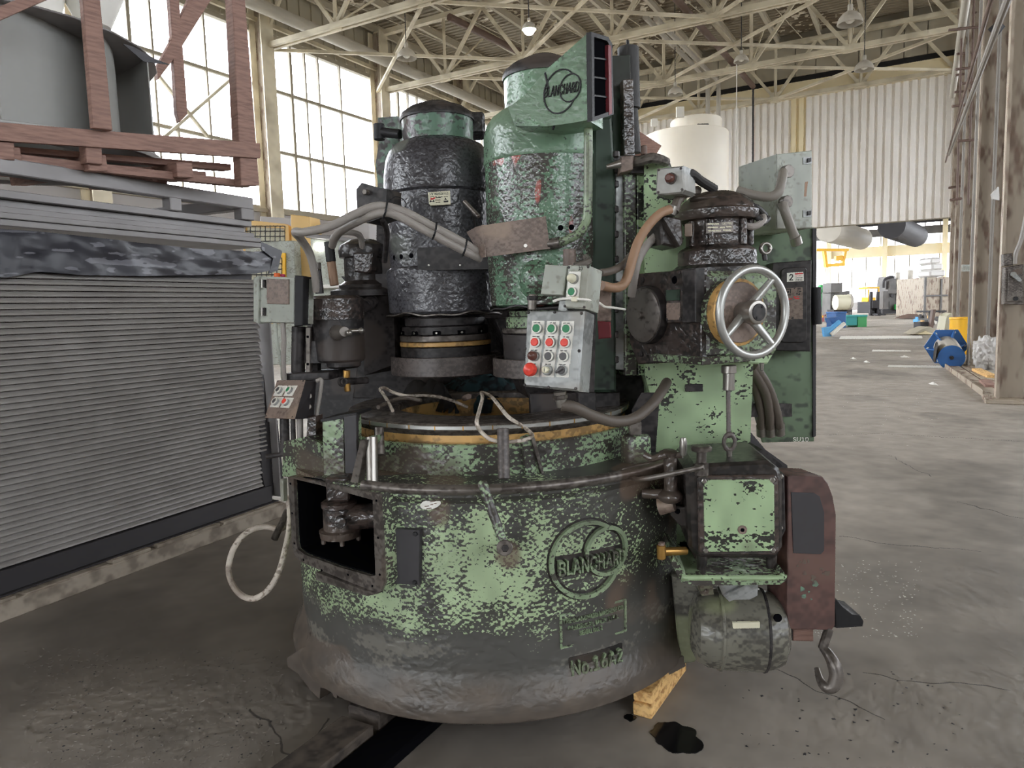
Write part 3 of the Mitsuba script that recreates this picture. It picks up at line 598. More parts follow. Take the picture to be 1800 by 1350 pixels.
# lip round the top of the base, gutter rail
ang = np.linspace(-.50, 1.02, 48); rail = [C0 + np.array([.892*math.sin(a), -.892*math.cos(a), .945]) for a in ang]
part(bs, 'gutter_rail', tube(rail, .019, 12, 0), 'm_steel')
g('oil_pipe', tube([rail[-6] + [0, 0, .012]] + path((1092, 826, 2.60), (1112, 840, 2.52), (1130, 842, 2.46), (1180, 833, 2.40), (1237, 821, 2.36)), .009, 10), 'm_steel')
lv = part(bs, 'lever', hull([*cat([trimesh.creation.icosphere(2, .016).apply_translation(P(849, 852, 2.30)), trimesh.creation.icosphere(2, .016).apply_translation(P(886, 958, 2.24))]).vertices]), 'm_green_worn')
part(lv, 'hub', cyl(P(887, 963, 2.36), P(887, 963, 2.22), .026), 'm_steel'); part(lv, 'hub_nut', cyl(P(888, 964, 2.225), P(888, 964, 2.205), .012, seg=6), 'm_dark', False)
part(lv, 'pivot', cyl(P(849, 853, 2.42), P(848, 853, 2.29), .014), 'm_steel')
# --- ring guard, table
g('water_guard', ring(.64, .665, .935, 1.055, C0, seg=96), 'm_green_worn')
tb = g('magnetic_chuck', xf(rev([(.44, 1.06), (.60, 1.06), (.628, 1.098), (.632, 1.104), (.632, 1.121), (.626, 1.128), (.425, 1.128), (.415, 1.12), (.415, 1.07), (.44, 1.06)], 128), frame(C0, *np.eye(3))), 'm_steel')
part(tb, 'bronze_band', ring(.50, .616, 1.0, 1.100, C0, seg=128), 'm_bronze'); part(tb, 'inner_band', ring(.409, .4165, .96, 1.095, C0, seg=96), 'm_bronze')
part(tb, 'edge_band', ring(.60, .6345, 1.1035, 1.1215, C0, seg=128), 'm_wheel'); part(tb, 'floor', ring(.02, .5, .93, .965, C0, seg=64), 'm_dark')
for k in range(36):
    a = 2*math.pi*k/36 + .05; ex = np.array([math.cos(a), math.sin(a), 0]); part(tb, 'joint_mark', xf(box(-.001, -.0022, 1.104, .004, .0022, 1.121), frame(C0+ex*.6315, ex, np.cross([0, 0, 1], ex), np.array([0, 0, 1.]))), 'm_brass', False)
# posts and ribs round the guard
def rod(name, x0, y0, v0, x1, y1, v1, r, mat='m_steel', r1=None): return g(name, cyl(P(x0, y0, v0), P(x1, y1, v1), r, r1), mat)
p_ = rod('guide_pin', 653, 768, 2.55, 655, 862, 2.50, .021, 'm_chrome'); rod('guide_post', 666, 752, 2.66, 668, 800, 2.62, .018)
rod('guide_post', 884, 753, 2.52, 886, 842, 2.47, .021, 'm_guard')
bk = pl(640, 820, 2.55, -35); g('rib_bracket', bk.slab([(622, 848), (640, 772), (650, 772), (636, 850)], .03, .02, .002), 'm_steel'); g('rib_bracket', bk.slab([(618, 846), (622, 773), (640, 770), (632, 800)], .03, -.06, .002), 'm_green_worn')
bk2 = pl(945, 800, 2.62, 25); g('rib_bracket', bk2.slab([(918, 770), (930, 764), (952, 836), (940, 838), (925, 838)], .02, 0, .002), 'm_green_worn'); g('rib_bracket', bk2.slab([(929, 764), (937, 768), (954, 834), (950, 837)], .03, .015, .001), 'm_steel')
# --- upright block at the left, with its chute
ub = pl(586, 795, 2.68, -12)
u = g('upright_block', ub.slab([(566, 738), (604, 732), (607, 848), (569, 852)], .16, 0, .003), 'm_green_worn')
part(u, 'side_plate', ub.slab([(606, 731), (628, 728), (630, 842), (609, 848)], .02, .01, .002), 'm_darksteel'); part(u, 'top_bar', ub.slab([(564, 737), (606, 728), (628, 725), (628, 730), (606, 735), (565, 742)], .14, .006, .001), 'm_black')
ch = pl(535, 810, 2.80, -35)
g('chute', ch.slab([(499, 776), (540, 767), (569, 783), (572, 852), (530, 842), (496, 837), (497, 800)], .06, 0, .003), 'm_green_worn'); g('chute_rod', cyl(P(468, 803, 2.9), P(500, 798, 2.9), .010), 'm_dark')
# --- pump in the opening
pf = P(597, 905, 2.62); up = np.array([.0, 0, 1.])
pm = g('coolant_valve', lathe([(.055, -.085), (.075, -.08), (.078, -.055), (.062, -.05), (.060, .03), (.066, .035), (.066, .05), (.05, .06)], pf, up, 28), 'm_oilcast')
part(pm, 'stem_block', xf(rbox(.085, .07, .09, .006), frame(pf+[.005, 0, .105], *np.eye(3))), 'm_oilcast'); part(pm, 'side_port', cyl(pf+[0, 0, -.01], pf+[.17, -.02, .0], .05, .045), 'm_oilcast'); part(pm, 'port_flange', cyl(pf+[.165, -.02, 0], pf+[.185, -.022, 0], .066), 'm_steel')
part(pm, 'front_boss', cyl(pf+[.02, -.05, -.005], pf+[.02, -.085, -.005], .022), 'm_oilcast')
for a in (0, 1.3, 2.5, 3.7, 5.): part(pm, 'bolt', cyl(pf+[.066*math.cos(a), .066*math.sin(a), -.10], pf+[.066*math.cos(a), .066*math.sin(a), -.05], .009, seg=6), 'm_oilcast', False)
# --- column and slides behind the table
cl = pl(860, 650, 3.98, 0)
g('column_bed', cl.slab([(620, 700), (640, 560), (1085, 560), (1085, 705)], .5, 0, .004), 'm_dark')
g('column_rear', pl(860, 500, 4.25, 0).slab([(655, 700), (664, 300), (1085, 240), (1085, 700)], .4, 0, .004), 'm_dark')
g('rear_splash_wall', pl(620, 680, 4.02, -6).slab([(540, 560), (720, 560), (720, 790), (540, 790)], .04, 0, .003), 'm_dark'); g('rear_splash_wall', pl(1120, 680, 3.25, 6).slab([(1078, 560), (1165, 560), (1165, 840), (1078, 840)], .04, 0, .003), 'm_dark')
g('splash_wall', pl(1000, 760, 2.98, 12).slab([(932, 692), (1090, 690), (1090, 845), (950, 845), (935, 770)], .03, 0, .003), 'm_dark')
g('splash_post', pl(1035, 760, 2.86, 12).slab([(1017, 690), (1048, 690), (1050, 818), (1020, 820)], .04, 0, .003), 'm_dark')
g('splash_foot', pl(1035, 818, 2.80, 12).slab([(1000, 822), (1012, 815), (1052, 812), (1080, 815), (1080, 822), (1030, 828)], .10, 0, .003), 'm_steel')
g('side_block', pl(1000, 560, 3.38, 10).slab([(870, 560), (1065, 555), (1085, 690), (1085, 700), (930, 700)], .3, 0, .004), 'm_dark')
# --- spindle heads
ax1 = P(785, 640, 3.42); o1 = np.array([ax1[0], ax1[1], 0])
ax2 = P(968, 640, 3.13); o2 = np.array([ax2[0], ax2[1], 0])
def zat(o, y, r):
    """height of the near edge of a circle of radius r about the axis o, seen in photo row y"""
    v = o[1]-r; x = pix_x(o, v, y); return P(x, y, v)[2]
def pix_x(o, v, y):
    x = 900.
    for _ in range(6): x += (o[0]*v/o[1] - P(x, y, v)[0])*FPX/v
    return x
def lat(parent, name, o, rows, mat, seg=72):
    return part(parent, name, lathe([(r, zat(o, y, r)) for y, r in rows], o, (0, 0, 1), seg), mat)
def rng(parent, name, o, y1, y0, r0, r1, mat):
    za, zb = zat(o, y1, r1), zat(o, y0, r1); return part(parent, name, ring(r0, r1, za, zb, o, seg=72), mat)
# head 1, dark
h1 = lat(GM, 'spindle_head', o1, [(664, .10), (655, .15), (560, .17), (556, .175)], 'm_dark')
labels[h1] = {'label': 'dark grey spindle head with wheel guard, left one of the two'}
rng(h1, 'wheel_guard', o1, 663, 629, .245, .262, 'm_guard')
rng(h1, 'wheel_segment', o1, 640, 611, .14, .213, 'm_dark'); rng(h1, 'bronze_band', o1, 610, 602, .12, .216, 'm_bronze')
rng(h1, 'clamp_collar', o1, 601, 590, .12, .214, 'm_steel'); rng(h1, 'slotted_collar', o1, 589, 574, .12, .203, 'm_dark'); rng(h1, 'neck', o1, 573, 558, .1, .188, 'm_dark')
for a in np.linspace(-1.2, 1.0, 5):
    p = o1 + np.array([.203*math.sin(a), -.203*math.cos(a), zat(o1, 585, .203)]); part(h1, 'collar_slot', xf(rbox(.035, .012, .018, .002), frame(p, np.array([math.cos(a), math.sin(a), 0]), np.array([-math.sin(a), math.cos(a), 0]), np.array([0, 0, 1.]))), 'm_hole', False)
    part(h1, 'slot_screw', cyl(p + [0, 0, 0], p + np.array([math.sin(a), -math.cos(a), 0])*.010, .006, seg=8), 'm_chrome')
ang = np.linspace(0, 2*np.pi, 73); wav = rev([(.20, 0), (.275, 0), (.275, .006), (.20, .006), (.20, 0)], 96); wv = np.asarray(wav.vertices); th = np.arctan2(wv[:, 1], wv[:, 0]); wav.vertices = wv + np.c_[0*th, 0*th, .006*np.sin(5*th)+.004*np.sin(11*th)]
part(h1, 'splash_skirt', xf(wav, frame(o1+[0, 0, zat(o1, 553, .275)], *np.eye(3))), 'm_steel')
m1 = lat(GM, 'spindle_motor', o1, [(551, .245), (547, .258), (500, .262), (474, .264), (468, .258), (465, .245), (400, .245), (322, .245)], 'm_darkmotor', 96)
labels[m1] = {'label': 'dark grey spindle motor housing, left one of the two'}
lat(m1, 'hood', o1, [(330, .252), (326, .260), (321, .258), (290, .255), (264, .245), (249, .228), (240, .205), (237, .17)], 'm_darkmotor', 96)
lat(m1, 'fan_cap', o1, [(242, .163), (192, .165)], 'm_cap'); lat(m1, 'cap_lid', o1, [(196, .170), (191, .171), (184, .163), (178, .13), (175, .06)], 'm_dark')
for a in np.linspace(-1.0, .75, 8):
    if abs(a-.25) < .2: continue
    p = o1 + np.array([.245*math.sin(a), -.245*math.cos(a), zat(o1, 447, .245)]); d = np.array([math.sin(a), -math.cos(a), 0]); part(m1, 'vent_hole', cyl(p-d*.006, p+d*.0012, .011, seg=16, ch=.0001), 'm_hole')
part(m1, 'terminal_box', xf(rbox(.10, .14, .10, .01), frame(P(834, 222, 3.52), *np.eye(3))), 'm_darkmotor')
part(GM, 'head_bracket', pl(682, 270, 3.62, -20).slab([(664, 207), (698, 204), (704, 260), (690, 330), (666, 335), (660, 290), (666, 250)], .2, 0, .008), 'm_cap')
part(GM, 'valve_fitting', cyl(P(668, 232, 3.5), P(704, 236, 3.45), .022), 'm_black'); part(GM, 'valve_flange', cyl(P(666, 218, 3.5), P(667, 246, 3.5), .026), 'm_black')
# head 2, green
h2 = lat(GM, 'spindle_head', o2, [(668, .10), (655, .15), (556, .17), (552, .175)], 'm_dark')
labels[h2] = {'label': 'spindle head with brown wheel guard half hidden by the control box'}
rng(h2, 'wheel_guard', o2, 667, 633, .235, .252, 'm_guard'); rng(h2, 'wheel_segment', o2, 640, 588, .14, .205, 'm_dark'); rng(h2, 'clamp_collar', o2, 586, 577, .12, .208, 'm_steel'); rng(h2, 'slotted_collar', o2, 576, 556, .1, .19, 'm_green_worn'); rng(h2, 'neck', o2, 555, 545, .1, .175, 'm_green_worn')
wav2 = xf(wav, frame(o2+[0, 0, zat(o2, 541, .262)], np.eye(3)[0]*.94, np.eye(3)[1]*.94, np.eye(3)[2])); part(h2, 'splash_skirt', wav2, 'm_dark')
m2 = lat(GM, 'spindle_motor', o2, [(538, .235), (534, .25), (470, .258), (440, .262), (400, .260), (300, .260), (255, .260)], 'm_motor', 96)
labels[m2] = {'label': 'green spindle motor housing with scraped paint, right one of the two'}
lat(m2, 'hood', o2, [(268, .262), (263, .266), (258, .264), (215, .262), (196, .250), (184, .228), (176, .19)], 'm_hood', 96)
lat(m2, 'fan_cap', o2, [(185, .168), (114, .170)], 'm_hood'); lat(m2, 'cap_lid', o2, [(118, .175), (112, .176), (104, .170), (97, .14), (92, .06)], 'm_dark')
for x, y in ((985, 401), (1006, 400)):
    for _ in range(1):
        v = o2[1]-.24; a = math.atan2(P(x, y, v)[0]-o2[0], .26*1.0); p = o2 + np.array([.26*math.sin(a), -.26*math.cos(a), zat(o2, y, .26)]); d = np.array([math.sin(a), -math.cos(a), 0]); part(m2, 'vent_hole', cyl(p-d*.006, p+d*.0012, .011, seg=16, ch=.0001), 'm_hole')
# shade bulge on the lower housing
part(m2, 'bulge', xf(trimesh.creation.icosphere(3, 1.), frame(o2+np.array([-.05, -.20, zat(o2, 490, .26)]), np.array([.085, 0, 0]), np.array([0, .085, 0]), np.array([0, 0, .10]))), 'm_motor', True)
# vent scoop with louvred mouth
SC = pl3((905, 200), 2.80, (1033, 200), 2.66, (905, 260), 2.80)
sc_ = part(m2, 'vent_scoop', SC.slab([(905, 221), (893, 190), (925, 165), (945, 140), (965, 118), (1031, 60), (1033, 211), (1000, 217), (960, 222)], .15, 0, .004), 'm_hood')
em = [m for m in emblem(31*SC.sc(990, 160), 37*SC.sc(990, 160), .006, .03)]
aa, bb_ = SC.hit(985, 161)
part(m2, 'emblem_rings', xf(cat(em), SC.M @ np.array([[1, 0, 0, aa], [.06, 1, 0, bb_], [0, 0, 1, -.002], [0, 0, 0, 1]])), 'm_black')
tx = meshkit.text_mesh('BLANCHARD', .036, .007, False); tx.apply_translation((-tx.bounds[0, 0], 0, 0)); a0, b0 = SC.hit(957, 172); a1, b1 = SC.hit(1017, 161); tx.apply_transform(np.array([[(a1-a0)/tx.bounds[1, 0], 0, 0, a0], [(b1-b0)/tx.bounds[1, 0], 1, 0, b0], [0, 0, 1, -.002], [0, 0, 0, 1]])); part(m2, 'emblem_lettering', xf(tx, SC.M), 'm_black', False)
SE = pl3((1036, 58), 2.655, (1072, 74), 2.80, (1036, 212), 2.655)
part(m2, 'scoop_mouth', SE.slab([(1034, 57), (1064, 66), (1071, 78), (1074, 202), (1036, 214)], .02, .012, 0, holes=[[(1039, 66), (1062, 73), (1067, 82), (1069, 196), (1040, 206)]]), 'm_black')
part(m2, 'mouth_back', SE.slab([(1036, 60), (1070, 74), (1073, 200), (1037, 212)], .01, -.0, 0), 'm_hole')
part(m2, 'red_lip', SE.slab([(1063, 80), (1068, 82), (1070, 200), (1065, 203)], .02, .014, 0), 'm_red')
for y in (100, 134, 166): part(m2, 'louver', SE.slab([(1038, y), (1066, y+4), (1066, y+7), (1038, y+3)], .012, .006, 0), 'm_black')
g('guide_tie', tube(path((958, 128, 2.74), (962, 145, 2.735), (966, 170, 2.74), (974, 214, 2.73), (972, 228, 2.74)), .004, 8), 'm_black')
g('drain_pipe', tube(path((1034, 212, 2.78), (1034, 300, 2.78), (1033, 370, 2.78), (1028, 395, 2.78), (1014, 412, 2.78), (990, 424, 2.80), (965, 430, 2.82)), .017, 12), 'm_emblem')
g('drain_elbow', cyl(P(965, 430, 2.82), P(985, 426, 2.80), .022), 'm_steel')
g('standpipe', cyl(P(1001, 478, 2.72), P(1001, 438, 2.72), .024), 'm_rustplate')
# slide cover right of the green motor
g('slide_cover', pl(1060, 500, 2.93, 8).slab([(1043, 205), (1076, 205), (1082, 300), (1084, 690), (1040, 690)], .5, 0, .012), 'm_green_deep'); g('slide_head', pl(1060, 140, 3.15, 8).slab([(1055, 66), (1074, 84), (1078, 215), (1050, 215)], .3, 0, .008), 'm_green_deep')
# shields
SH = pl3((850, 425), 2.86, (966, 425), 2.80, (850, 450), 2.86)
sh = g('splash_shield', SH.slab([(849, 396), (897, 389), (959, 380), (967, 437), (900, 446), (852, 452)], .004, .0, 0), 'm_rustplate')
part(sh, 'bent_end', pl3((820, 407), 2.95, (850, 400), 2.86, (845, 452), 2.87).slab([(820, 408), (836, 399), (850, 395), (853, 452), (846, 453)], .004, 0, 0), 'm_rustplate'); part(sh, 'washer', SH.disc(924, 432, .008, 0, .004), 'm_chrome')
SH2 = pl3((735, 455), 3.14, (858, 455), 3.10, (735, 475), 3.14); sh2 = g('splash_shield', SH2.slab([(733, 440), (736, 435), (862, 432), (862, 473), (742, 475), (734, 472)], .005, 0, .0), 'm_dark')
for x in (754, 809): part(sh2, 'screw', SH2.disc(x, 466, .005, 0, .005, seg=8), 'm_chrome')
rod('peg', 816, 354, 3.0, 842, 381, 2.95, .009, 'm_steel'); rod('peg_stem', 828, 366, 3.0, 837, 400, 3.05, .005, 'm_dark')
w = pl3((752, 340), 3.155, (791, 338), 3.165, (752, 362), 3.155)
st = part(m1, 'sticker', w.slab([(752, 339), (791, 336), (792, 360), (757, 362), (754, 358)], .012, .012, 0), 'm_cream')
part(m1, 'sticker_print', cat([w.text('A W AMERICAS LLC', 755, 344, 788, .009, .012, .0006, True), *[w.slab([(757+dx, 346.2), (757+dx+w_, 345.9), (757+dx+w_, 346.9), (757+dx, 347.2)], .0005, .0126, 0) for dx, w_ in ((0, 6), (8, 3), (13, 8), (23, 7))], *[w.slab([(765+dx, 348+4*k), (774+dx, 347.6+4*k), (774+dx, 348.6+4*k), (765+dx, 349+4*k)], .0005, .0126, 0) for k, dx in ((0, 1), (1, 0), (2, 0))], w.slab([(781, 352), (783, 347.5), (785, 351.6)], .0005, .0126, 0), w.slab([(780, 353.5), (788, 353), (788, 356), (780, 356.5)], .0005, .0126, 0), w.slab([(754.5, 356), (757, 352.5), (759.5, 355.8)], .0005, .0126, 0), w.slab([(760, 355.8), (762, 351.5), (764, 355.4)], .0005, .0126, 0)]), 'm_ink', False)
part(m1, 'sticker_print', w.slab([(756.5, 352), (757, 348), (760, 349), (765, 347.2), (765, 349.6), (761, 351.5)], .0005, .0126, 0), 'm_inkred', False)
# --- buttons on a panel plane
def button(parent, plane, x, y, kind, s=1., plate=True):
    px = plane.sc(x, y)
    if plate: part(parent, 'legend_plate', plane.rect(x-11*s, y-14*s, x+11*s, y+12*s, .003, .003, .001), 'm_white')
    r = 9.4*px*s
    k = part(parent, 'push_button', cyl(plane.w(x, y, .0), plane.w(x, y, .016), r, r*.97), 'm_greybox', label={'green': 'green push button', 'red': 'red push button', 'black': 'black push button', 'stop': 'big red mushroom stop button', 'lamp': 'dark amber pilot lamp', 'pale': 'pale pilot lamp', 'key': 'key switch', 'knob': 'black selector knob'}[kind])
    if kind in ('green', 'red', 'black'):
        part(k, 'cap', cyl(plane.w(x, y, .014), plane.w(x, y, .022 if kind == 'red' else .0175), r*.74), 'm_btn_'+kind); part(k, 'bezel', ring(r*.76, r*.98, .012, .0185, plane.w(x, y), plane.n, 28, .001), 'm_white')
    elif kind == 'stop': part(k, 'cap', lathe([(r*.8, .012), (r*1.25, .022), (r*1.3, .032), (r*1.05, .042), (r*.5, .047)], plane.w(x, y), plane.n, 28), 'm_btn_red')
    elif kind in ('lamp', 'pale'): part(k, 'lens', lathe([(r*.86, .014), (r*.84, .03), (r*.6, .038), (r*.3, .041)], plane.w(x, y), plane.n, 28), 'm_btn_brown' if kind == 'lamp' else 'm_cream')
    elif kind == 'key': part(k, 'barrel', cyl(plane.w(x, y, .014), plane.w(x, y, .034), r*.62), 'm_cream'); part(k, 'key_slot', xf(box(-.001, -.006, .033, .001, .006, .0346), frame(plane.w(x, y), plane.ex, plane.ey, plane.n)), 'm_ink', False)
    elif kind == 'knob': part(k, 'cap', cyl(plane.w(x, y, .014), plane.w(x, y, .022), r*.74), 'm_btn_black'); M = frame(plane.w(x, y), plane.ex*.84+plane.ey*.54, plane.ey*.84-plane.ex*.54, plane.n); part(k, 'pointer', xf(rbox(r*1.7, r*.42, .016, .002, (-.1*r, 0, .029)), M), 'm_btn_black')
def plateprint(parent, plane, rows, mat='m_ink'):
    ms = [plane.text(t, x0, y0, x1, h, .0032, .0005, True) for t, x0, y0, x1, h in rows]; part(parent, 'legend_print', cat(ms), mat, False)
# --- main push-button box
KP = pl3((926, 546), 2.42, (1027, 546), 2.33, (920, 679), 2.385)
kb = g('control_box', KP.slab([(926, 546), (1027, 546), (1017, 688), (920, 679)], .10, .0, .006), 'm_greybox', label='grey metal push-button control box with twelve controls')
part(kb, 'cover_plate', KP.slab([(928, 548), (1024, 548), (1014, 685), (922, 677)], .004, .004, .002), 'm_greybox')
bolts(kb, KP, ((930, 550), (976, 549), (1023, 551), (1019, 617), (1013, 683), (965, 681), (923, 677), (924, 613)), .0055, .004, .004, 'm_dark', 'screw')
rsb = random.Random(4); K2 = Pl(KP.o + KP.n*.004, KP.ex, KP.ey)
for r_, kinds in enumerate((('green',)*3, ('red',)*3, ('lamp', 'black', 'black'), ('stop', 'key', 'knob'))):
    for c_, kd in enumerate(kinds):
        x = 945 + 26*c_ - 2.7*r_ + 1; y = 578 + 24.2*r_ + .4*c_
        button(kb, K2, x, y, kd)
        w0 = rsb.choice(((-7, 5), (-5, 4), (-7, 6)))
        part(kb, 'legend_print', cat([K2.slab([(x+a, y-11.4), (x+a+b, y-11.4), (x+a+b, y-9.8), (x+a, y-9.8)], .0004, .0034, 0) for a, b in ((w0[0], w0[1]), (w0[0]+w0[1]+1.5, 5))]), 'm_ink', False)
KU = pl3((979, 466), 2.40, (1034, 466), 2.34, (973, 540), 2.385)
ku = g('upper_switch_box', KU.slab([(998, 466), (1036, 467), (1029, 543), (992, 541)], .10, 0, .004), 'm_palebox', label='small grey two-button switch box strapped above the control box')
U2 = Pl(KU.o + KU.n*.001, KU.ex, KU.ey)
button(ku, U2, 1010, 491, 'pale', .95); button(ku, U2, 1008, 514, 'green', .95); bolts(ku, KU, ((1000, 470), (1034, 469), (1027, 540), (993, 538)), .005, .003, 0, 'm_dark', 'screw')
part(ku, 'marking', KU.text('10', 1017, 475, 1024, .012, .0005, .0006, True), 'm_ink', False)
part(ku, 'blank_cover', pl3((958, 465), 2.42, (997, 466), 2.39, (950, 518), 2.41).slab([(958, 465), (998, 467), (990, 519), (950, 517)], .03, 0, .003), 'm_palebox'); part(ku, 'lower_bracket', KU.slab([(978, 526), (994, 526), (992, 548), (975, 545)], .05, -.02), 'm_greybox')
g('zip_tie', tube([KU.w(974, 530, .006), KU.w(990, 526, .008), KU.w(1012, 526, .008), KU.w(1030, 527, .004), *path((1050, 531, 2.44), (1063, 539, 2.52), (1080, 541, 2.58), (1099, 544, 2.62))], .0045, 6), 'm_white')
g('zip_tie_head', KU.rect(1007, 522, 1018, 531, .008, .014), 'm_cream')
g('interlock_bracket', pl(1064, 540, 2.62, -10).slab([(1050, 510), (1075, 512), (1074, 565), (1050, 565)], .02, 0), 'm_rustplate'); g('interlock_switch', pl(1062, 580, 2.60, -10).slab([(1050, 565), (1073, 566), (1074, 594), (1052, 596)], .03, 0), 'm_red')
g('box_conduit', tube(path((1010, 468, 2.45), (1030, 462, 2.46), (1034, 458, 2.5), (1030, 452, 2.6)), .012), 'm_steel'); g('conduit_fitting', cyl(P(935, 545, 2.45), P(936, 517, 2.45), .015), 'm_steel'); g('fitting_nut', cyl(P(936, 528, 2.45), P(936, 520, 2.45), .019, seg=6), 'm_dark', False)
g('cable_gland', cyl(P(984, 688, 2.42), P(987, 716, 2.42), .022, .017), 'm_chrome'); g('gland_nut', cyl(P(984, 694, 2.42), P(985, 702, 2.42), .026, seg=6), 'm_steel', False)
g('conduit_hose', tube(path((987, 712, 2.42), (1010, 716, 2.42), (1040, 730, 2.45), (1080, 741, 2.50), (1115, 735, 2.56), (1145, 712, 2.62), (1163, 688, 2.70), (1172, 672, 2.80)), .020, 14, rib=.02), 'm_hosedark')
g('support_post', pl(1030, 620, 2.55).slab([(1032, 545), (1048, 546), (1045, 690), (1030, 690)], .05, 0), 'm_dark')
# --- hoses over the dark motor
g('hose_clamp_bracket', pl(650, 355, 2.95, -20).slab([(626, 333), (636, 321), (655, 328), (680, 332), (678, 380), (645, 392), (628, 370)], .12, 0), 'm_dark'); g('clamp_bolt', pl(645, 340, 2.94, -20).disc(644, 338, .012, -.01, .015, seg=6), 'm_steel', False)
g('clamp_arm', tube(path((672, 385, 2.95), (680, 410, 3.05), (676, 460, 3.15)), .012), 'm_dark')
g('cable_hose', tube(path((556, 512, 3.05), (553, 480, 3.02), (544, 445, 2.98), (530, 422, 2.92), (519, 408, 2.86), (535, 408, 2.82), (580, 398, 2.8), (625, 376, 2.8), (665, 362, 2.8), (710, 372, 2.8), (760, 398, 2.82), (810, 424, 2.85), (842, 444, 2.9)), .0165, 12), 'm_hose')
g('cable_hose', tube(path((584, 432, 3.05), (588, 420, 3.0), (602, 404, 2.9), (640, 384, 2.82), (672, 374, 2.79), (700, 380, 2.79), (760, 412, 2.81), (810, 438, 2.85), (845, 455, 2.9)), .0165, 12), 'm_hose')
for x, y in ((678, 368), (765, 405), (818, 434)): g('hose_strap', tube(path((x-5, y+16, 2.79), (x, y+3, 2.765), (x+3, y-14, 2.79)), .004, 6), 'm_black')
g('cable_tie_loop', tube(path((683, 354, 2.8), (695, 346, 2.82), (708, 350, 2.84), (714, 360, 2.84), (710, 368, 2.82)), .002, 6), 'm_black')
# --- left: feed unit with its boxes
EB = pl3((457, 486), 3.12, (517, 487), 3.02, (452, 566), 3.12)
eb = g('switch_cabinet', EB.slab([(456, 486), (518, 487), (517, 568), (452, 567)], .11, 0, .004), 'm_palebox', label='pale grey switch cabinet with rusty plate left of the feed unit')
part(eb, 'door_lip', EB.slab([(449, 488), (459, 485), (457, 569), (449, 566)], .03, .012), 'm_palebox'); part(eb, 'rusty_plate', EB.slab([(470, 490), (509, 491), (509, 535), (471, 534)], .006, .006, .001), 'm_rustplate')
for y in (499, 548): part(eb, 'latch', EB.slab([(462, y-6), (468, y-7), (468, y+7), (462, y+6)], .012, .012, .001), 'm_dark'); part(eb, 'latch_pin', cyl(EB.w(465, y-8, .014), EB.w(465, y+8, .014), .004, seg=8), 'm_chrome')
part(eb, 'dark_side', pl(526, 528, 3.0, 0).slab([(518, 484), (533, 485), (532, 572), (517, 574)], .12, 0), 'm_black')
part(eb, 'orange_lamp', cyl(P(487, 487, 3.1), P(487, 480, 3.1), .013), 'm_orange'); part(eb, 'pink_lamp', cyl(P(497, 487, 3.12), P(497, 482, 3.12), .010), 'm_pink')
for x0, x1, r, mt in ((484, 497, .008, 'm_palebox'), (497, 500, .011, 'm_hose')): g('conduit', tube(path((x0, 568, 3.06), (x0+2, 600, 3.06), (x1-2, 640, 3.08), (x1, 668, 3.1)), r), mt)
g('column_pipe', cyl(P(525, 574, 3.2), P(524, 658, 3.2), .030), 'm_dark'); g('slide_bar', pl(541, 615, 3.15).slab([(537, 575), (546, 575), (545, 660), (537, 660)], .04, 0), 'm_steel'); g('slide_bar', pl(551, 615, 3.2).slab([(548, 570), (560, 570), (558, 655), (548, 655)], .06, 0), 'm_dark')
bolts(GM, pl(541, 615, 3.15), ((541, 592), (541, 640)), .006, .004, 0, 'm_hole')
FU = P(590, 560, 3.22); fo_ = np.array([FU[0], FU[1], 0])
def zz(y, v=3.05, x=590): return P(x, y, v)[2]
fu = g('feed_housing', lathe([(.105, zz(640)), (.112, zz(636)), (.112, zz(558))], fo_ + [.01, 0, 0], (0, 0, 1), 48), 'm_dark', label='dark greasy feed housing with brass spout on the left')
part(fu, 'upper_case', xf(hull(np.vstack([np.asarray(lathe([(.125, zz(562)), (.125, zz(524)), (.10, zz(518))], fo_, (0, 0, 1), 40).vertices), np.array([[-.25, .02, zz(562)], [-.25, .02, zz(518)], [-.25, .16, zz(562)], [-.25, .16, zz(518)]]) + fo_*[1, 1, 0]])), np.eye(4)), 'm_oilcast')
part(fu, 'lower_barrel', lathe([(.06, zz(652)), (.075, zz(648)), (.078, zz(598))], fo_ + [.03, -.02, 0], (0, 0, 1), 36), 'm_dark'); part(fu, 'lower_case', lathe([(.10, zz(640)), (.09, zz(600))], fo_ - [.06, -.02, 0], (0, 0, 1), 36), 'm_dark')
part(fu, 'crank_hub', cyl(P(592, 585, 3.10), P(606, 583, 2.98), .034, .022), 'm_steel'); part(fu, 'crank_arm', cyl(P(604, 583, 3.0), P(632, 581, 3.02), .010, .008), 'm_chrome'); part(fu, 'crank_ball', trimesh.creation.icosphere(2, .013).apply_translation(P(635, 581, 3.02)), 'm_chrome', True); part(fu, 'crank_ball', trimesh.creation.icosphere(2, .013).apply_translation(P(614, 585, 2.97)), 'm_chrome', True)
part(fu, 'spout', cyl(P(609, 651, 3.05), P(609, 664, 3.05), .015), 'm_brass'); part(fu, 'spout', cyl(P(610, 674, 3.05), P(611, 688, 3.05), .013), 'm_brass'); part(fu, 'spout_ring', ring(.012, .022, -.012, .012, P(603, 671, 3.05), (0, -1, .1), 24), 'm_dark'); part(fu, 'spout_arm', cyl(P(606, 671, 3.08), P(645, 668, 3.2), .016), 'm_dark')
g('feed_base', pl(535, 663, 3.1, -8).slab([(500, 657), (578, 654), (578, 668), (500, 671)], .2, 0), 'm_dark')
g('rear_casting', pl(655, 560, 3.45, -20).slab([(600, 486), (690, 480), (695, 640), (640, 660), (640, 540)], .25, 0), 'm_dark'); g('rear_shaft', cyl(P(640, 538, 3.3), P(655, 530, 3.4), .03), 'm_dark')
rm = P(638, 460, 3.5); ro = np.array([rm[0], rm[1], 0]); zr = lambda y: P(638, y, 3.4)[2]
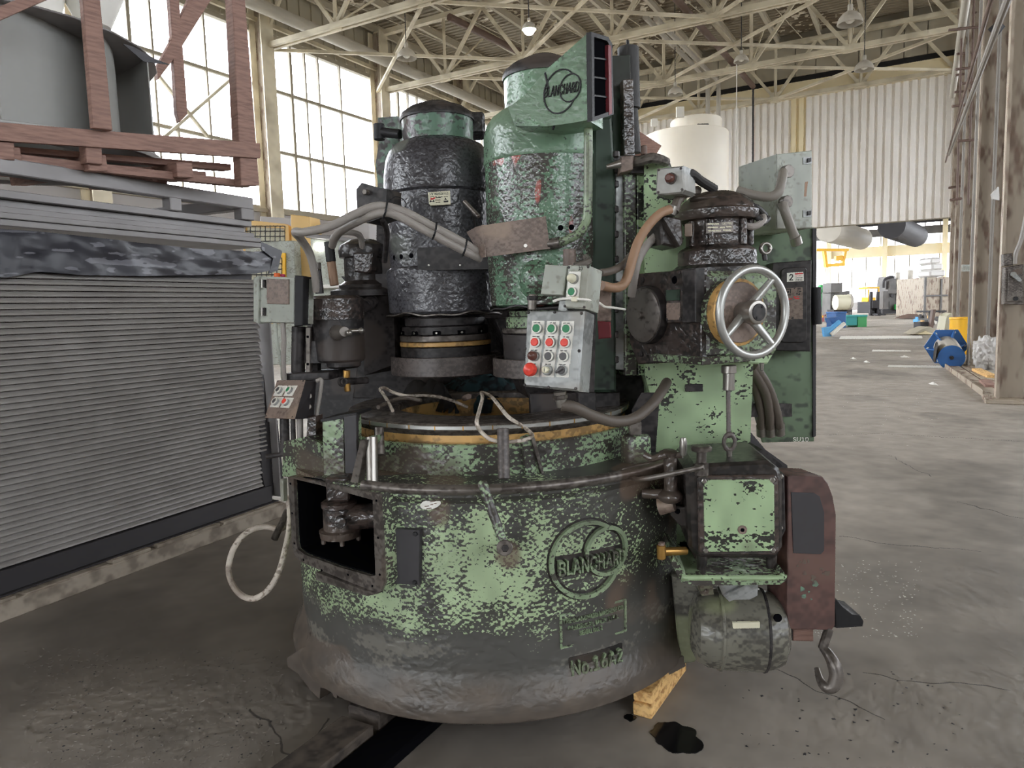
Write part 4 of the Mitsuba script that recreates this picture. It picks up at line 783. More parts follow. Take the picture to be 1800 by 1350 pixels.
mo = g('feed_motor', lathe([(.115, zr(520)), (.12, zr(500)), (.09, zr(492)), (.09, zr(452)), (.11, zr(450)), (.115, zr(438)), (.105, zr(428)), (.06, zr(418))], ro, (0, 0, 1), 40), 'm_grease', label='small dark motor behind the feed housing'); part(mo, 'terminal_box', pl(636, 462, 3.36, -10).slab([(620, 444), (654, 444), (652, 474), (646, 480), (622, 478)], .07, 0, .006), 'm_oilcast'); part(mo, 'flange', lathe([(.16, zr(520)), (.16, zr(510)), (.12, zr(505))], ro, (0, 0, 1), 40), 'm_dark')
g('motor_hose', tube(path((583, 428, 3.35), (590, 412, 3.3), (610, 408, 3.3), (632, 414, 3.35), (637, 436, 3.4)), .014), 'm_hose'); g('hose_socket', cyl(P(578, 425, 3.35), P(582, 460, 3.35), .022), 'm_black'); g('hose_sleeve', cyl(P(582, 460, 3.35), P(588, 502, 3.35), .020), 'm_hosetan'); g('air_hose', tube(path((556, 462, 3.06), (559, 490, 3.06), (562, 516, 3.06)), .018), 'm_dark'); g('air_fitting', cyl(P(554, 462, 3.05), P(555, 474, 3.05), .024, seg=12), 'm_steel')
# tilted four-button station
BP = pl3((487, 668), 2.98, (536, 668), 2.86, (466, 734), 2.86)
bp = g('button_station', BP.slab([(487, 668), (536, 668), (517, 736), (465, 734)], .004, .0, .001), 'm_rustplate', label='small tilted four-button station with dirty front on the left')
part(bp, 'case', hull(np.vstack([[BP.w(*q, -.004) for q in ((487, 668), (536, 668), (517, 736), (465, 734))], path((556, 670, 2.95), (551, 735, 2.95), (500, 668, 3.1), (500, 735, 3.1))])), 'm_darksteel', False)
for x, y in ((543, 696), (542, 715)): part(bp, 'knockout', cyl(P(x, y, 2.905), P(x+.5, y, 2.89), .012), 'm_steel')
for x, y, kd in ((493, 688, 'black'), (511, 688, 'green'), (487, 708, 'black'), (505, 709, 'red')): button(bp, BP, x, y, kd, .70)
bolts(bp, BP, ((489, 670), (533, 670), (514, 733), (468, 731)), .004, .002, 0, 'm_dark', 'screw')
g('station_conduit', tube(path((556, 670, 2.9), (565, 668, 2.9), (563, 690, 2.9), (556, 735, 2.88)), .008), 'm_hose')
for x, r, mt in ((500, .019, 'm_dark'), (527, .013, 'm_hose'), (515, .01, 'm_dark')): g('conduit', cyl(P(x, 735, 2.9), P(x+1, 800, 2.9), r), mt)
g('junction_box', pl(548, 750, 2.86, -15).slab([(540, 733), (556, 731), (556, 768), (538, 770)], .05, 0), 'm_oilcast'); g('drain_strip', pl(498, 860, 2.92, -40).slab([(491, 842), (497, 842), (498, 882), (493, 880)], .02, 0), 'm_palebox')
# --- right: column front, ways, upper gear
g('way_strip', pl(1100, 470, 2.98, 20).slab([(1082, 300), (1096, 300), (1098, 650), (1082, 650)], .1, 0), 'm_greybox'); g('way_strip', pl(1110, 470, 2.97, 20).slab([(1098, 290), (1118, 290), (1120, 660), (1100, 660)], .1, 0), 'm_green_worn'); g('way_strip', pl(1126, 470, 2.99, 20).slab([(1120, 290), (1131, 290), (1134, 660), (1122, 660)], .1, 0), 'm_green')
for y in np.arange(318, 640, 44): g('way_screw', pl(1085, 470, 2.96, 20).rect(1079, y, 1086, y+12, .02, .012), 'm_dark')
CF = pl(1240, 700, 2.92, -6)
g('column_front', CF.slab([(1132, 285), (1206, 298), (1209, 430), (1325, 440), (1330, 470), (1318, 806), (1150, 806), (1142, 690), (1134, 660)], .45, 0, .004), 'm_green')
g('grease_patch_door', CF.slab([(1128, 690), (1160, 690), (1152, 800), (1120, 806), (1110, 720)], .01, .006), 'm_dark')
g('name_tag', CF.rect(1204, 675, 1235, 688, .006, .008), 'm_dark')
g('column_base', pl(1150, 900, 2.86, 0).slab([(1085, 806), (1240, 806), (1225, 1100), (1200, 1172), (1130, 1180), (1085, 1000)], .8, 0, .006), 'm_green_worn')
g('drum_cup', lathe([(.055, 0), (.058, .01), (.058, .10), (.05, .115), (.03, .12)], P(1118, 815, 2.78), (0, 0, 1), 32), 'm_green_worn'); g('cup_plug', xf(rbox(.045, .045, .055, .004), frame(P(1116, 752, 2.78), *np.eye(3))), 'm_steel'); g('cup_neck', cyl(P(1117, 775, 2.78), P(1116, 760, 2.78), .022), 'm_steel')
# top frame with clamp
g('tie_post', pl(1092, 180, 3.18, 6).slab([(1074, 98), (1108, 96), (1112, 270), (1078, 275)], .12, 0), 'm_green_deep'); g('tie_bar', pl(1104, 220, 3.12, 6).slab([(1095, 140), (1113, 138), (1116, 274), (1097, 276)], .05, 0), 'm_oilcast')
tc = g('top_cylinder', cyl(P(1107, 192, 3.25), P(1104, 84, 3.25), .046), 'm_rubber'); part(tc, 'spike', cyl(P(1104, 86, 3.25), P(1103, 70, 3.25), .008, .006), 'm_black'); part(tc, 'lower_tube', cyl(P(1115, 270, 3.25), P(1108, 180, 3.25), .03), 'm_rubber')
g('clamp_beam', pl(1130, 285, 2.95, 0).slab([(1076, 276), (1100, 272), (1175, 278), (1182, 296), (1150, 306), (1080, 304)], .12, 0), 'm_grease'); g('clamp_block', pl(1105, 287, 2.88, 0).slab([(1092, 275), (1114, 273), (1113, 298), (1090, 304)], .08, 0), 'm_rustplate')
g('clamp_pipe', tube(path((1112, 285, 2.92), (1130, 282, 2.88), (1145, 278, 2.86), (1160, 281, 2.88), (1170, 285, 2.92)), .020), 'm_steel'); g('clamp_pin', cyl(P(1132, 272, 2.9), P(1132, 256, 2.9), .012), 'm_pipebrown'); g('drain_cock', cyl(P(1066, 294, 2.85), P(1090, 288, 2.86), .009, .016), 'm_chrome'); g('cock_bolt', cyl(P(1083, 276, 2.9), P(1083, 266, 2.9), .014, seg=6), 'm_dark', False)
IB = pl3((1154, 297), 2.72, (1201, 292), 2.66, (1153, 338), 2.72)
ib = g('indicator_box', IB.slab([(1154, 296), (1201, 291), (1203, 333), (1197, 340), (1156, 344), (1152, 338)], .11, 0, .006), 'm_greybox', label='small grey box with one dark red lamp'); bolts(ib, IB, ((1158, 299), (1197, 296), (1199, 333), (1157, 338)), .005, .003, 0, 'm_dark', 'screw')
part(ib, 'bezel', IB.disc(1180, 314, .021, 0, .008), 'm_dark'); part(ib, 'lamp', lathe([(.017, .006), (.016, .022), (.010, .028)], IB.w(1180, 314), IB.n, 24), 'm_btn_brown')
g('elbow_hose', tube(path((1203, 308, 2.72), (1216, 306, 2.74), (1232, 318, 2.78), (1255, 332, 2.85)), .018), 'm_rubber'); g('elbow_hose', tube(path((1185, 372, 2.72), (1192, 352, 2.74), (1208, 338, 2.78), (1226, 335, 2.84)), .018), 'm_hosedark'); g('hose_gland', cyl(P(1178, 378, 2.72), P(1184, 362, 2.72), .020), 'm_chrome')
g('terminal_case', pl(1182, 405, 2.72, 15).slab([(1160, 385), (1175, 378), (1199, 384), (1202, 425), (1190, 436), (1164, 430)], .12, 0, .008), 'm_grease'); g('terminal_lid', pl(1182, 405, 2.70, 15).slab([(1162, 384), (1168, 380), (1198, 428), (1192, 434)], .03, .012), 'm_grease')
g('orange_hose', tube(path((1178, 368, 2.7), (1160, 376, 2.68), (1140, 396, 2.66), (1122, 425, 2.64), (1112, 455, 2.62), (1105, 480, 2.60), (1096, 500, 2.58), (1080, 506, 2.56), (1058, 502, 2.52)), .017, 12), 'm_hosetan'); g('grey_hose', tube(path((1156, 412, 2.78), (1138, 430, 2.76), (1124, 452, 2.74), (1116, 480, 2.74), (1110, 520, 2.78)), .016, 12), 'm_hose'); g('grey_hose', tube(path((1108, 450, 2.72), (1095, 466, 2.66), (1075, 476, 2.58), (1055, 480, 2.52)), .014, 12), 'm_hosedark')
# vertical motor on the feed gearbox
mx = P(1260, 420, 2.86); mo3 = np.array([mx[0], mx[1], 0]); z3 = lambda y, v=2.74: P(1260, y, v)[2]
vm = g('upright_motor', lathe([(.150, z3(472)), (.150, z3(440)), (.145, z3(436)), (.132, z3(432)), (.118, z3(428)), (.118, z3(384)), (.150, z3(382)), (.158, z3(376)), (.158, z3(366)), (.145, z3(362)), (.135, z3(350)), (.105, z3(338)), (.06, z3(330)), (.03, z3(328))], mo3, (0, 0, 1), 56), 'm_oilcast', label='greasy dark upright motor with name plate above the handwheel')
for a in (-1.1, -.45, .6, 1.2): part(vm, 'tie_rod', cyl(mo3+[.125*math.sin(a), -.125*math.cos(a), z3(430)], mo3+[.125*math.sin(a), -.125*math.cos(a), z3(384)], .013), 'm_oilcast')
NPm = Pl(mo3+[0, -.119, z3(405)], np.array([1, 0, 0.]), np.array([0, 0, 1.])); npt = part(vm, 'name_plate', NPm.slab([(1240, 392), (1288, 389), (1289, 408), (1240, 411)], .02, .006, .001), 'm_steel'); part(vm, 'plate_print', cat([NPm.text('ELECTRIC', 1268, 395, 1286, .007, .006, .0006)] + [NPm.slab([(x, y), (x+w_, y), (x+w_, y+2), (x, y+2)], .0006, .0066, 0) for x, y, w_ in ((1243, 393, 20), (1243, 399, 18), (1265, 399, 8), (1276, 398, 9), (1244, 405, 22), (1270, 404, 14))]), 'm_cream', False)
part(vm, 'lid_pad', xf(trimesh.creation.icosphere(3, 1.), frame(mo3+[-.05, -.07, z3(346)], [.075, 0, 0], [0, .05, 0], [0, 0, .02])), 'm_grease', True); part(vm, 'side_tag', pl(1207, 405, 2.76, -30).rect(1203, 393, 1216, 416, .01, .0), 'm_rustplate')
for q in (((1322, 376, 2.8), (1334, 385, 2.8), (1340, 392, 2.8), (1350, 384, 2.85)), ((1318, 360, 2.8), (1332, 366, 2.8), (1345, 378, 2.85))): g('motor_lead', tube(path(*q), .012), 'm_rubber')
g('motor_lead', tube(path((1305, 396, 2.78), (1325, 398, 2.78), (1340, 390, 2.8), (1342, 382, 2.82), (1332, 378, 2.84)), .013), 'm_hose')
# feed gearbox: dial on its left face, handwheel on its right face
cx, cv = P(1240, 560, 2.56)[0], 2.56; e1 = np.array([.9, .436, 0]); e2 = np.array([.436, -.9, 0])     # right face runs along e1 (away), left face along -e2
cor = np.array([cx, cv, P(1240, 560, 2.56)[2]])
GR = Pl(cor, e1, np.array([0, 0, 1.])); GL = Pl(cor, e2, np.array([0, 0, 1.]))
zb_, zt_ = GR.hit(1240, 634)[1], GR.hit(1240, 476)[1]
gx = g('feed_gearbox', xf(rbox(.36, .34, zt_-zb_, .02, (.18, -.17*0-.0, 0)), frame(cor + [0, 0, (zt_+zb_)/2] + 0*e1 - e2*.17, e1, -e2*1.0 if False else np.cross([0, 0, 1], e1), np.array([0, 0, 1.]))), 'm_green_worn', label='green and brown feed gearbox carrying the handwheel and the dial')
part(gx, 'face_plate', GL.slab([(1114, 482), (1237, 472), (1237, 634), (1125, 640), (1110, 600)], .03, .012, .004), 'm_oilcast')
dl = part(gx, 'dial', cyl(GL.w(1147, 553, .01), GL.w(1147, 553, .045), .115, .112, 56), 'm_dark'); part(dl, 'dial_face', lathe([(.108, .044), (.106, .05), (.092, .054), (.05, .054)], GL.w(1147, 553), GL.n, 56), 'm_steel'); part(dl, 'dial_pin', cyl(GL.w(1147, 553, .05), GL.w(1147, 553, .068), .014), 'm_steel')
gp = part(gx, 'gauge_panel', GL.slab([(1182, 478), (1212, 474), (1213, 566), (1182, 568)], .03, .03, .003), 'm_oilcast'); part(gp, 'sight_hole', GL.disc(1197, 492, .016, .02, .0312), 'm_hole'); part(gp, 'index_plate', GL.rect(1183, 509, 1207, 528, .004, .034), 'm_green_deep'); part(gp, 'lower_plate', GL.rect(1184, 532, 1208, 562, .004, .034), 'm_rustplate'); bolts(gp, GL, ((1185, 482), (1207, 479), (1185, 561), (1208, 560)), .007, .005, .03, 'm_dark')
part(gx, 'cover_box', GL.slab([(1214, 474), (1238, 472), (1238, 566), (1214, 568)], .04, .04, .004), 'm_dark'); bolts(gx, GL, ((1135, 492), (1132, 622), (1122, 490)), .012, .006, .012, 'm_dark')
part(gx, 'bottom_ledge', GR.slab([(1225, 628), (1318, 622), (1318, 634), (1225, 641)], .3, .03, .003), 'm_green_worn'); part(gx, 'motor_seat', lathe([(.17, z3(484)), (.17, z3(470)), (.155, z3(464))], mo3, (0, 0, 1), 48), 'm_grease')
HWn = np.array([.43, -.90, 0.]); HWn /= np.linalg.norm(HWn); HW = Pl(P(1324, 549, 2.50), np.array([-HWn[1], HWn[0], 0]), np.array([0, 0, 1.]))
hc = HW.o; hr = .150
part(gx, 'dial_boss', cyl(hc - HWn*.20, hc - HWn*.10, .125), 'm_green_worn'); part(gx, 'bronze_ring', cyl(hc - HWn*.105, hc - HWn*.065, .120), 'm_bronze'); part(gx, 'ring_plate', cyl(hc - HWn*.07, hc - HWn*.058, .108), 'm_rustplate')
hw = part(gx, 'handwheel', xf(trimesh.creation.torus(hr, .0145, 64, 16), frame(hc, HW.ex, HW.ey, HW.n)), 'm_wheel', True, label='polished three-spoke handwheel')
part(hw, 'hub', lathe([(.036, -.10), (.036, -.02), (.042, -.01), (.042, .022), (.036, .026)], hc, HWn, 32), 'm_chrome'); part(hw, 'hub_cap', cyl(hc+HWn*.024, hc+HWn*.029, .030), 'm_dark')
for a in (52, 172+40, -52): d = HW.ex*math.cos(math.radians(a)) + HW.ey*math.sin(math.radians(a)); part(hw, 'spoke', cyl(hc + d*.03 - HWn*.03, hc + d*(hr-.004), .016, .012), 'm_wheel')
for s in (-1, 1): part(hw, 'cap_screw', cyl(hc+HWn*.028+HW.ey*.018*s+HW.ex*.012*s, hc+HWn*.032+HW.ey*.018*s+HW.ex*.012*s, .004, seg=8), 'm_black')
g('oil_sight', xf(ring(.014, .024, 0, .02, seg=20), frame(P(1343, 437, 2.78), *(lambda A: (A[0], A[1], A[2]))(axes((.2, -1, 0))))), 'm_chrome'); g('sight_stem', cyl(P(1343, 445, 2.8), P(1345, 458, 2.8), .009), 'm_dark')
g('gear_lobe', pl(1340, 600, 2.74, 20).slab([(1300, 560), (1358, 540), (1362, 620), (1350, 640), (1318, 640)], .12, 0, .006), 'm_green'); g('grease_nipple', cyl(P(1339, 638, 2.7), P(1339, 652, 2.7), .009, .006), 'm_chrome')
# lead screw
g('screw_collar', cyl(P(1281, 642, 2.62), P(1281, 656, 2.62), .027), 'm_chrome'); g('screw_sleeve', cyl(P(1281, 655, 2.62), P(1281, 686, 2.62), .021), 'm_chrome'); g('screw_rod', cyl(P(1280, 686, 2.62), P(1281, 770, 2.60), .008), 'm_guard')
g('eye_bolt', xf(trimesh.creation.torus(.025, .0085, 28, 10), frame(P(1282, 777, 2.58), np.array([1, 0, 0.])*.8, np.array([0, 0, 1.])*1.15, np.array([0, -1., 0]))), 'm_guard', True); g('eye_shank', cyl(P(1282, 790, 2.58), P(1282, 808, 2.58), .010), 'm_steel')
# sheet, cabinet and disconnect box behind
BSn = pl(1380, 590, 3.30, -8)
g('back_sheet', BSn.slab([(1318, 398), (1431, 400), (1431, 776), (1340, 778), (1318, 700)], .02, 0, .002), 'm_sheetgreen'); g('sheet_edge', BSn.slab([(1427, 402), (1434, 402), (1433, 766), (1428, 768)], .06, .012, .001), 'm_darksteel')
g('stencil_number', BSn.text('SU10', 1394, 776, 1421, .020, .0005, .001, True), 'm_white', False)
TB = pl3((1366, 270), 3.02, (1427, 265), 3.07, (1366, 402), 3.02)
tbx = g('junction_cabinet', TB.slab([(1365, 271), (1428, 264), (1428, 401), (1365, 403)], .26, 0, .004), 'm_palebox', label='pale green junction cabinet with round knock-outs, high on the right')
part(tbx, 'door_edge', hull(np.vstack([path((1326, 288, 3.18), (1366, 270, 3.02), (1326, 404, 3.18), (1366, 404, 3.02)), path((1322, 292, 3.26), (1364, 274, 3.10), (1322, 404, 3.26), (1364, 404, 3.10))])), 'm_greybox', False)
for y in (287, 313, 326, 343): part(tbx, 'knockout', TB.disc(1379 + (0 if y != 313 else 2), y, .0155, 0, .002, seg=20), 'm_palebox')
for y in (282, 375): part(tbx, 'catch', TB.slab([(1411, y-5), (1426, y-6), (1426, y+6), (1411, y+7)], .004, .004, 0), 'm_greybox'); part(tbx, 'catch_hook', TB.slab([(1417, y-3), (1423, y-4), (1423, y+3), (1417, y+4)], .004, .010, 0), 'm_dark')
part(tbx, 'tape', TB.slab([(1415, 320), (1420, 319), (1417, 345), (1413, 346)], .001, .001, 0), 'm_hosetan')
for x, y in ((1322, 306), (1344, 288)): part(tbx, 'hinge_bolt', cyl(P(x-4, y, 3.2), P(x+5, y, 3.2), .008, seg=8), 'm_black')
g('conduit_pipe', tube(path((1377, 303, 2.98), (1374, 318, 2.92), (1368, 338, 2.90), (1352, 346, 2.90), (1325, 343, 2.92), (1296, 335, 2.95)), .019, 12, rib=.01), 'm_conduit'); g('conduit_lock', TB.disc(1379, 303, .026, 0, .03), 'm_steel')
g('conduit_pipe', tube(path((1375, 357, 2.98), (1380, 372, 2.97), (1390, 400, 2.98), (1401, 425, 3.0)), .019, 12), 'm_conduit'); g('conduit_lock', TB.disc(1377, 356, .025, 0, .03), 'm_steel'); g('conduit_coupling', cyl(P(1397, 416, 2.99), P(1401, 430, 3.0), .023), 'm_chrome')
DB = pl(1380, 545, 3.18, -8)
db = g('disconnect_box', DB.slab([(1358, 462), (1427, 457), (1425, 618), (1345, 616)], .12, 0, .004), 'm_dark', label='grey disconnect box marked 2 behind the handwheel'); part(db, 'raised_door', DB.slab([(1372, 476), (1378, 471), (1413, 469), (1418, 474), (1417, 596), (1411, 602), (1376, 602), (1370, 597)], .008, .010, .003), 'm_dark')
part(db, 'number_sticker', DB.slab([(1382, 480), (1411, 478), (1412, 494), (1382, 496)], .001, .012, 0), 'm_white'); part(db, 'number_print', DB.text('2', 1386, 493, 1393, .026, .0122, .0006, True), 'm_ink', False); part(db, 'sticker_print', cat([DB.slab([(1396, 480.5), (1410, 479.5), (1410, 482), (1396, 483)], .0005, .0128, 0), DB.slab([(1397, 485), (1408, 484.4), (1408, 485.2), (1397, 485.8)], .0005, .0128, 0)]), 'm_inkred', False); part(db, 'sticker_print', cat([DB.slab([(1397, y), (1409, y-.6), (1409, y+.2), (1397, y+.8)], .0005, .0128, 0) for y in (488, 490.5, 493)]), 'm_ink', False)
part(db, 'data_label', DB.slab([(1378, 507), (1410, 505), (1410, 560), (1378, 562)], .001, .012, 0), 'm_rustplate')
def sq(x0, y0, x1, y1): return DB.slab([(x0, y0), (x1, y0-.3), (x1, y1-.3), (x0, y1)], .0005, .0128, 0)
part(db, 'label_mark', cat([sq(1379, 508, 1389, 509.6), sq(1379, 518, 1389, 519.6), sq(1379, 508, 1380.6, 519), sq(1387.4, 508, 1389, 516), sq(1383, 512, 1386, 515.4)]), 'm_ink', False); part(db, 'label_print', cat([sq(1381, 523, 1384, 527), sq(1384, 525, 1391, 526.4), sq(1394, 521, 1397, 524), sq(1396, 523.5, 1404, 526), sq(1399, 520.5, 1403, 522)]), 'm_inkred', False); part(db, 'label_print', cat([sq(1400, 507, 1406, 509), sq(1400, 511, 1402, 512.4), sq(1403, 511.5, 1407, 513.5), sq(1398, 515.5, 1401, 518), sq(1402, 516, 1405, 519), sq(1394, 506.5, 1396, 508.5)]), 'm_ink', False)
bolts(db, DB, ((1392, 559),), .004, .003, .012, 'm_ink', 'screw'); part(db, 'side_lever', cyl(P(1434, 505, 3.25), P(1436, 570, 3.25), .022), 'm_black')
for i, (q, r) in enumerate(((((1312, 640), (1326, 675), (1336, 720), (1337, 752)), .018), (((1322, 648), (1345, 690), (1352, 728), (1353, 752)), .020), (((1326, 642), (1350, 680), (1364, 720), (1370, 750)), .020))):
    g('flexible_conduit', tube([P(x, y, 3.05 + .05*k) for k, (x, y) in enumerate(q)], r, 12, rib=.02), 'm_hosedark'); x, y = q[-1]; g('conduit_gland', cyl(P(x, y-6, 3.2), P(x+1, y+14, 3.22), r*1.15), 'm_chrome')
# --- lower gearbox with its square cover
LB = pl3((1228, 840), 2.47, (1368, 840), 2.44, (1228, 975), 2.47)
lg = g('lower_gearbox', LB.slab([(1206, 832), (1222, 818), (1352, 812), (1372, 826), (1378, 850), (1378, 965), (1366, 985), (1230, 985), (1212, 965)], .36, -.015, .012), 'm_grease', label='lower gearbox with square green inspection cover')
cv_ = part(lg, 'inspection_cover', LB.slab([(1226, 842), (1231, 836), (1362, 835), (1368, 842), (1369, 968), (1362, 975), (1234, 976), (1228, 969)], .016, .004, .004), 'm_oilcast'); part(cv_, 'painted_panel', LB.slab([(1236, 852), (1245, 843), (1352, 842), (1360, 852), (1361, 958), (1353, 968), (1246, 969), (1238, 959)], .006, .0075, .002), 'm_green')
bolts(cv_, LB, ((1237, 845), (1357, 843), (1358, 966), (1240, 967)), .0095, .008, .004, 'm_chrome'); part(cv_, 'plug', LB.disc(1304, 930, .016, .005, .012), 'm_rustplate'); part(cv_, 'plug_socket', LB.disc(1304, 930, .009, .005, .0125, seg=6), 'm_hole', False)
SD = pl(1212, 900, 2.62, -35); part(lg, 'side_flange', SD.slab([(1198, 838), (1228, 828), (1232, 980), (1222, 985), (1208, 960), (1196, 905)], .04, 0, .004), 'm_oilcast'); bolts(lg, SD, ((1211, 846), (1214, 914), (1211, 933), (1222, 965)), .013, .012, 0, 'm_steel')
part(lg, 'mount_post', cyl(P(1234, 975, 2.50), P(1233, 1004, 2.50), .020, .016), 'm_grease'); part(lg, 'mount_post', cyl(P(1356, 975, 2.50), P(1356, 1004, 2.50), .020, .016), 'm_grease'); part(lg, 'right_lug', LB.slab([(1370, 836), (1386, 840), (1388, 940), (1378, 960), (1372, 900)], .1, -.05, .004), 'm_dark'); bolts(lg, LB, ((1378, 843), (1377, 935)), .010, .010, -.05, 'm_chrome')
part(lg, 'rear_arch', pl(1340, 800, 2.75, 0).slab([(1215, 822), (1225, 806), (1320, 800), (1340, 790), (1372, 815), (1384, 832), (1384, 880), (1215, 880)], .25, 0, .006), 'm_dark')
# knob, pins
kn = g('filler_knob', lathe([(.020, -.05), (.024, -.045), (.024, -.005), (.017, 0), (.017, .035), (.034, .04), (.036, .052), (.030, .058)], P(1233, 812, 2.46), (0, 0, 1), 32), 'm_steel')
g('pull_pin', lathe([(.010, 0), (.013, .02), (.013, .05), (.009, .062)], P(1201, 800, 2.5), (0, 0, 1), 20), 'm_chrome')
# hand pump linkage left of the gearbox
lk = g('hand_pump', cyl(P(1179, 868, 2.56), P(1178, 800, 2.56), .024), 'm_oilcast'); part(lk, 'cap', lathe([(.035, 0), (.036, .012), (.02, .02)], P(1176, 800, 2.56), (0, 0, 1), 24), 'm_grease'); part(lk, 'arm', tube(path((1134, 800, 2.55), (1146, 806, 2.53), (1160, 802, 2.53), (1178, 800, 2.55), (1200, 800, 2.53)), .012), 'm_oilcast'); part(lk, 'body', xf(trimesh.creation.icosphere(3, 1.), frame(P(1178, 872, 2.56), [.045, 0, 0], [0, .045, 0], [0, 0, .028])), 'm_oilcast', True); part(lk, 'inlet_pipe', cyl(P(1130, 868, 2.6), P(1165, 868, 2.57), .018), 'm_oilcast'); part(lk, 'socket', cyl(P(1158, 890, 2.58), P(1185, 885, 2.56), .034, .028), 'm_rustplate'); part(lk, 'bracket', pl(1190, 905, 2.58, -10).slab([(1180, 888), (1206, 892), (1206, 925), (1196, 925), (1178, 905)], .03, 0, .003), 'm_grease'); part(lk, 'bracket_hole', pl(1190, 898, 2.58, -10).disc(1191, 899, .010, -.01, .002), 'm_hole')
bv = g('brass_drain_valve', cyl(P(1166, 970, 2.48), P(1206, 968, 2.52), .015), 'm_brass'); part(bv, 'body', cyl(P(1163, 982, 2.47), P(1162, 958, 2.47), .016), 'm_brass'); part(bv, 'cap', cyl(P(1163, 960, 2.47), P(1163, 953, 2.47), .012, seg=6), 'm_rustplate', False); part(bv, 'drip', cyl(P(1163, 982, 2.47), P(1164, 988, 2.47), .004, .002), 'm_chrome')
# tray and pump motor
tr = g('drip_tray', LB.slab([(1182, 975), (1190, 985), (1205, 1006), (1368, 1007), (1374, 1000), (1378, 1014), (1368, 1022), (1218, 1024), (1196, 1018), (1178, 985)], .34, .03, 0), 'm_green_worn'); part(tr, 'rim', tube([LB.w(x, y, .03) for x, y in ((1196, 1008), (1210, 1010), (1290, 1010), (1366, 1010), (1374, 1004))], .010, 10), 'm_green')
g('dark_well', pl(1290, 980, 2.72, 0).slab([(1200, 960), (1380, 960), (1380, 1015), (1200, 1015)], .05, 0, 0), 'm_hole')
md = np.array([.985, -.12, -.02]); md /= np.linalg.norm(md); mc = P(1302, 1105, 2.62)
pm2 = g('pump_motor', lathe([(.05, -.19), (.085, -.185), (.125, -.165), (.143, -.13), (.148, -.085), (.150, -.08), (.152, .075), (.150, .08), (.146, .082), (.142, .11), (.125, .145), (.085, .165), (.04, .17)], mc, md, 64), 'm_pumpmotor', label='round grey-green pump motor low on the right with pale name strip')
part(pm2, 'end_bell_ring', ring(.148, .156, -.09, -.078, mc, md, seg=64), 'm_pumpmotor'); part(pm2, 'end_bell_ring', ring(.148, .155, .072, .082, mc, md, seg=64), 'm_dark'); PMp = Pl(mc + np.array([0, -.146, .018]), np.array([1, -.08, 0]), np.array([0, -.12, 1.])); part(pm2, 'name_strip', PMp.slab([(1287, 1093), (1335, 1092), (1335, 1102), (1288, 1103)], .01, .008, .0005), 'm_cream')
part(pm2, 'terminal_box', pl3((1262, 1030), 2.50, (1334, 1030), 2.48, (1270, 1052), 2.50).slab([(1262, 1026), (1333, 1022), (1332, 1048), (1318, 1055), (1280, 1056), (1270, 1046)], .12, 0, .004), 'm_greybox'); part(pm2, 'box_lid', pl3((1274, 1050), 2.49, (1326, 1026), 2.46, (1280, 1056), 2.49).slab([(1272, 1046), (1318, 1022), (1332, 1022), (1332, 1030), (1282, 1056)], .01, .008, .001), 'm_greybox'); part(pm2, 'lug', pl(1243, 1040, 2.5, 0).slab([(1230, 1027), (1252, 1028), (1256, 1046), (1234, 1048)], .05, 0, .003), 'm_green_worn'); part(pm2, 'lug_bolt', pl(1243, 1040, 2.49, 0).disc(1241, 1039, .009, 0, .012, seg=6), 'm_steel', False)
part(pm2, 'hand_hole', cyl(P(1366, 1086, 2.50), P(1368, 1086, 2.485), .014), 'm_hole')
g('motor_bracket', pl(1210, 1100, 2.74, -15).slab([(1180, 1010), (1220, 1022), (1240, 1060), (1245, 1130), (1220, 1165), (1196, 1168), (1188, 1100)], .3, 0, .006), 'm_pumpmotor')
# belt guard, foot, hook
GB = pl3((1388, 845), 2.52, (1462, 845), 2.55, (1388, 1100), 2.52)
bg = g('belt_guard', GB.slab([(1385, 838), (1390, 836), (1446, 838), (1456, 850), (1464, 872), (1470, 905), (1468, 1100), (1462, 1108), (1390, 1106), (1384, 1095)], .14, 0, .003), 'm_brownguard', label='flat brown sheet metal belt guard with rounded top, lower right'); part(bg, 'patch_panel', GB.slab([(1390, 865), (1430, 866), (1440, 872), (1448, 900), (1448, 968), (1442, 974), (1394, 972)], .003, .003, .001), 'm_darksteel'); part(bg, 'rear_arch', pl(1400, 880, 2.62, -40).slab([(1372, 842), (1390, 836), (1392, 1110), (1375, 1050)], .05, 0), 'm_dark')
rp = random.Random(5); part(bg, 'paint_chips', cat([GB.slab([(x+rp.uniform(-1, 1)*s_+s_*2.2*math.cos(t), y+rp.uniform(-1, 1)*s_+s_*2.2*math.sin(t)) for t in np.linspace(0, 6.28, 9)[:-1]], .001, .001, 0) for x, y, s_ in ((1413, 987, 1.6), (1407, 988, 1.0), (1421, 986, 1.3), (1415, 1007, 2.0), (1430, 1015, 2.4), (1433, 1026, 2.3), (1444, 1000, 1.8), (1453, 1007, 2.0), (1410, 1036, 2.2), (1413, 1047, 1.8), (1422, 1040, .9), (1426, 1053, .8), (1402, 995, .8), (1447, 1008, 1.0))]), 'm_cap')
g('rust_block', pl(1410, 1118, 2.6).slab([(1394, 1106), (1430, 1107), (1430, 1128), (1394, 1127)], .06, 0), 'm_crate'); g('rubber_stop', pl(1391, 1110, 2.58).slab([(1384, 1096), (1394, 1108), (1394, 1126), (1388, 1128)], .04, 0), 'm_black')
ftp = pl(1490, 1085, 2.85, 0); g('base_foot', ftp.slab([(1468, 1052), (1482, 1068), (1498, 1080), (1512, 1082), (1518, 1092), (1516, 1101), (1470, 1104)], .15, 0, .004), 'm_black')
